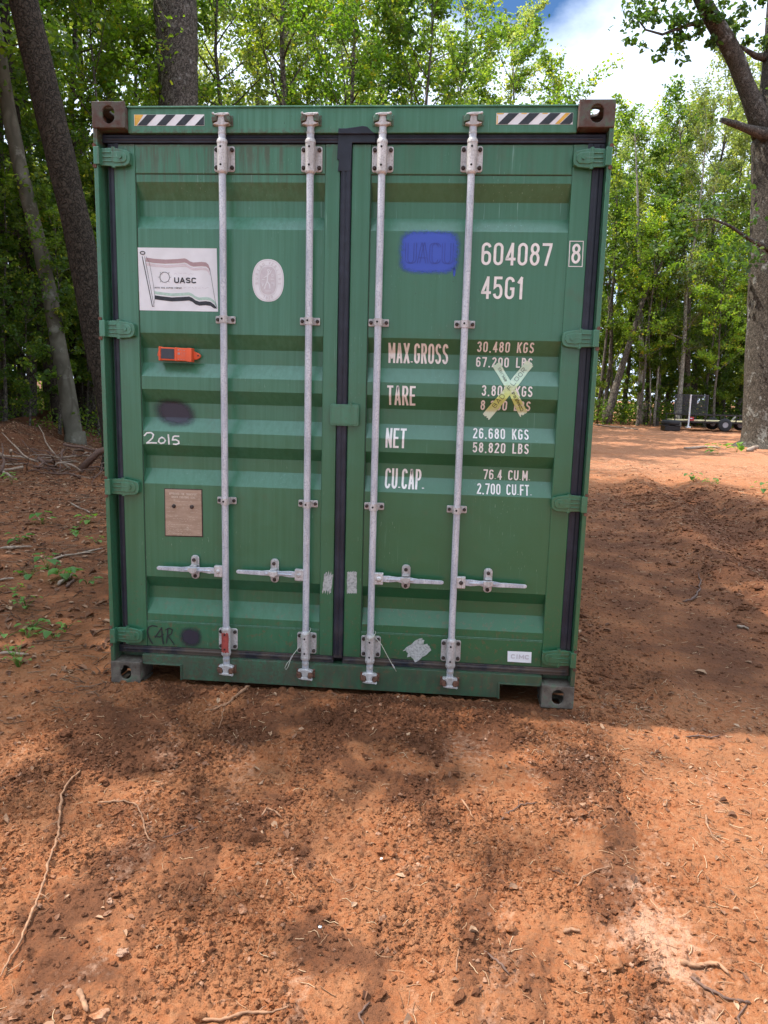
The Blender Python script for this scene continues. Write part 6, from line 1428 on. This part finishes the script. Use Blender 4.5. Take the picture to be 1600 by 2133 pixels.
for i, a in enumerate([(1495, 945, 10, .25, .3, 'small green weed left of the oak root'), (1535, 940, 10, .25, .35, 'small green weed against the foot of the oak'), (1444, 1003, 10, .10, .2, 'low weed on the shadow edge right of the container'), (1480, 1015, 9, .10, .14, 'low weed right of the shadow edge weed'), (1590, 1025, 10, .10, .22, 'weed at the right edge above the rut')]):
    p = a; seedling(p[0], p[1], p[2], p[3], p[4], p[5], i + 40, p[4] * .8)

# ------------------------------------------------------------------ TRAILER, POLE, STAKE
M['black_steel'] = m_simple('black_steel', (0.022, 0.018, 0.018), .5, .3, .3, 12)
M['mesh_steel'] = m_simple('mesh_steel', (0.055, 0.058, 0.068), .6, .2, .2, 12)
M['pine_deck'] = m_simple('new_pine_deck', (0.62, 0.52, 0.30), .7, 0, .12, 6)
M['tyre'] = m_simple('tyre_rubber', (0.022, 0.022, 0.024), .8, 0, .3, 20, .3)
M['fender'] = m_simple('grey_fender', (0.30, 0.30, 0.32), .4, .5, .1, 8)
M['tail_red'] = m_simple('red_lens', (0.40, 0.02, 0.03), .3)
M['pvc'] = m_simple('white_pvc', (0.72, 0.72, 0.72), .5)
M['stake'] = m_simple('orange_stake', (0.65, 0.33, 0.08), .7)
TY = 36.5; tx0 = colX(1392, TY); gzt = float(gz(tx0 + 2, TY))
trl = empty('utility_trailer', (tx0, TY, gzt + .02), R_(-3)); tag(trl, 'black open utility trailer with a mesh ramp gate parked at the far forest edge', 'trailer')
mb = MB(); L_t = 5.0; wT = 1.9
for y in (0, wT): mb.box(.35, L_t, y - .03, y + .03, .40, .48); mb.box(.30, L_t, y - .025, y + .025, .78, .83)
for k in range(7):
    x = .38 + k * (L_t - .43) / 6
    for y in (0, wT): mb.box(x - .025, x + .025, y - .02, y + .02, .48, .78)
for k in range(8): mb.box(.4 + k * .62, .45 + k * .62, .03, wT - .03, .36, .42)
mb.box(.33, .39, .03, wT - .03, .40, .49); mb.box(L_t, L_t + .06, -.03, wT + .03, .40, .83)
mb.prism([(L_t + .06, .40), (L_t + 1.3, .40), (L_t + 1.3, .48), (L_t + .06, .48)], wT / 2 - .05, wT / 2 + .05)
mb.build('frame', M['black_steel'], trl, .004)
mb = MB()
for k in range(9): mb.box(.40, L_t, .05 + k * .20, .05 + k * .20 + .185, .485, .525)
mb.build('deck', M['pine_deck'], trl)
mb = MB(); mb.box(.32, 1.95, .0, .03, 1.80, 1.84)
for k in range(38): x = .33 + k * .043; mb.box(x, x + .014, .005, .022, .84, 1.80)
for k in range(7): z = .9 + k * .15; mb.box(.32, 1.95, .022, .036, z, z + .02)
mb.box(.30, .335, -.005, .035, .83, 1.84); mb.box(1.94, 1.975, -.005, .035, .83, 1.84); mb.build('ramp_gate', M['mesh_steel'], trl)
for y in (-.14, wT + .14):
    w_ = MB(); w_.lathe((2.85, y - .1, .33), (2.85, y + .1, .33), [(0, .20), (.01, .31), (.03, .335), (.17, .335), (.19, .31), (.20, .20)], 28); wh = w_.build('wheel', M['tyre'], trl); h_ = MB(); h_.lathe((2.85, y - .105, .33), (2.85, y + .105, .33), [(0, .14), (.21, .14)], 20); h_.build('rim', M['fender'], wh)
    w_ = MB(); w_.lathe((4.30, y - .1, .33), (4.30, y + .1, .33), [(0, .20), (.01, .31), (.03, .335), (.17, .335), (.19, .31), (.20, .20)], 28); wh = w_.build('wheel', M['tyre'], trl); h_ = MB(); h_.lathe((4.30, y - .105, .33), (4.30, y + .105, .33), [(0, .19), (.21, .19)], 20); h_.build('rim', M['fender'], wh)
    f_ = MB(); n = 14; vs = []
    for i in range(n + 1):
        a = math.pi * i / n
        for yy in (y - .13, y + .13): vs.append((4.30 - .47 * math.cos(a), yy, .36 + .47 * math.sin(a))); vs.append((4.30 - .45 * math.cos(a), yy, .36 + .45 * math.sin(a)))
    fs = []
    for i in range(n): b = i * 4; fs += [(b, b + 2, b + 6, b + 4), (b + 1, b + 5, b + 7, b + 3), (b, b + 4, b + 5, b + 1), (b + 2, b + 3, b + 7, b + 6)]
    f_.add(vs, fs); f_.build('fender', M['fender'], trl)
mb = MB(); mb.box(1.05, 1.32, -.055, -.032, .50, .70); tl = mb.build('tail_light', M['tail_red'], trl, .006); mb = MB(); mb.box(1.12, 1.24, -.058, -.055, .60, .635); mb.build('reflector', M['decal_white'], tl)
x, y = colX(1437, TY - .3), TY - .3
mb = MB(); mb.cyl((0, 0, 0), (0, 0, 1.62), .040, 12); mb.cyl((0, 0, 1.62), (0, 0, 1.66), .050, 12); mb.box(-.11, .11, -.11, .11, -.04, .03)
o = mb.build('white_pole', M['pvc'], None, loc=(x, y, float(gz(x, y)) + .2), bevel=.004); tag(o, 'white upright pipe standing in front of the trailer gate', 'pole')
x, y = colX(1400, TY - .9), TY - .9
mb = MB(); mb.lathe((0, 0, 0), (0, 0, .23), [(0, .25), (.0, .40), (.04, .46), (.19, .46), (.23, .40), (.23, .25)], 28); mb.lathe((0, 0, .02), (0, 0, .21), [(0, .25), (.19, .25)], 28, cap=False)
tyr = mb.build('spare_tyre', M['tyre'], None, loc=(x, y, float(gz(x, y)) + .30)); tag(tyr, 'black tyre lying flat at the left end of the trailer', 'tyre')
mb = MB(); mb.box(-.38, .38, -.4, .4, -.30, -.04); mb.box(-.5, -.2, -.45, .45, -.04, .0); mb.box(.1, .4, -.45, .45, -.04, .0); mb.build('support_block', M['black_steel'], None, loc=(x, y, float(gz(x, y)) + .30), bevel=.02)
tag(bpy.data.objects['support_block'], 'dark low block carrying the flat tyre by the trailer', 'block')
x, y = colX(1232.5, 30), 30
mb = MB(); mb.prism([(-.022, 0), (.022, 0), (.022, 1.12), (-.022, 1.12)], -.008, .008); mb.box(-.05, .05, -.02, .02, 0, .02); o = mb.build('survey_stake', M['stake'], None, loc=(x, y, float(gz(x, y)) - .02), bevel=.002); tag(o, 'thin orange survey stake far off beside the right edge of the container', 'stake')

for key, (root, tk, cr_, used) in PROTO.items():
    if not used[0]:
        for c in (cr_, tk, root): bpy.data.objects.remove(c)
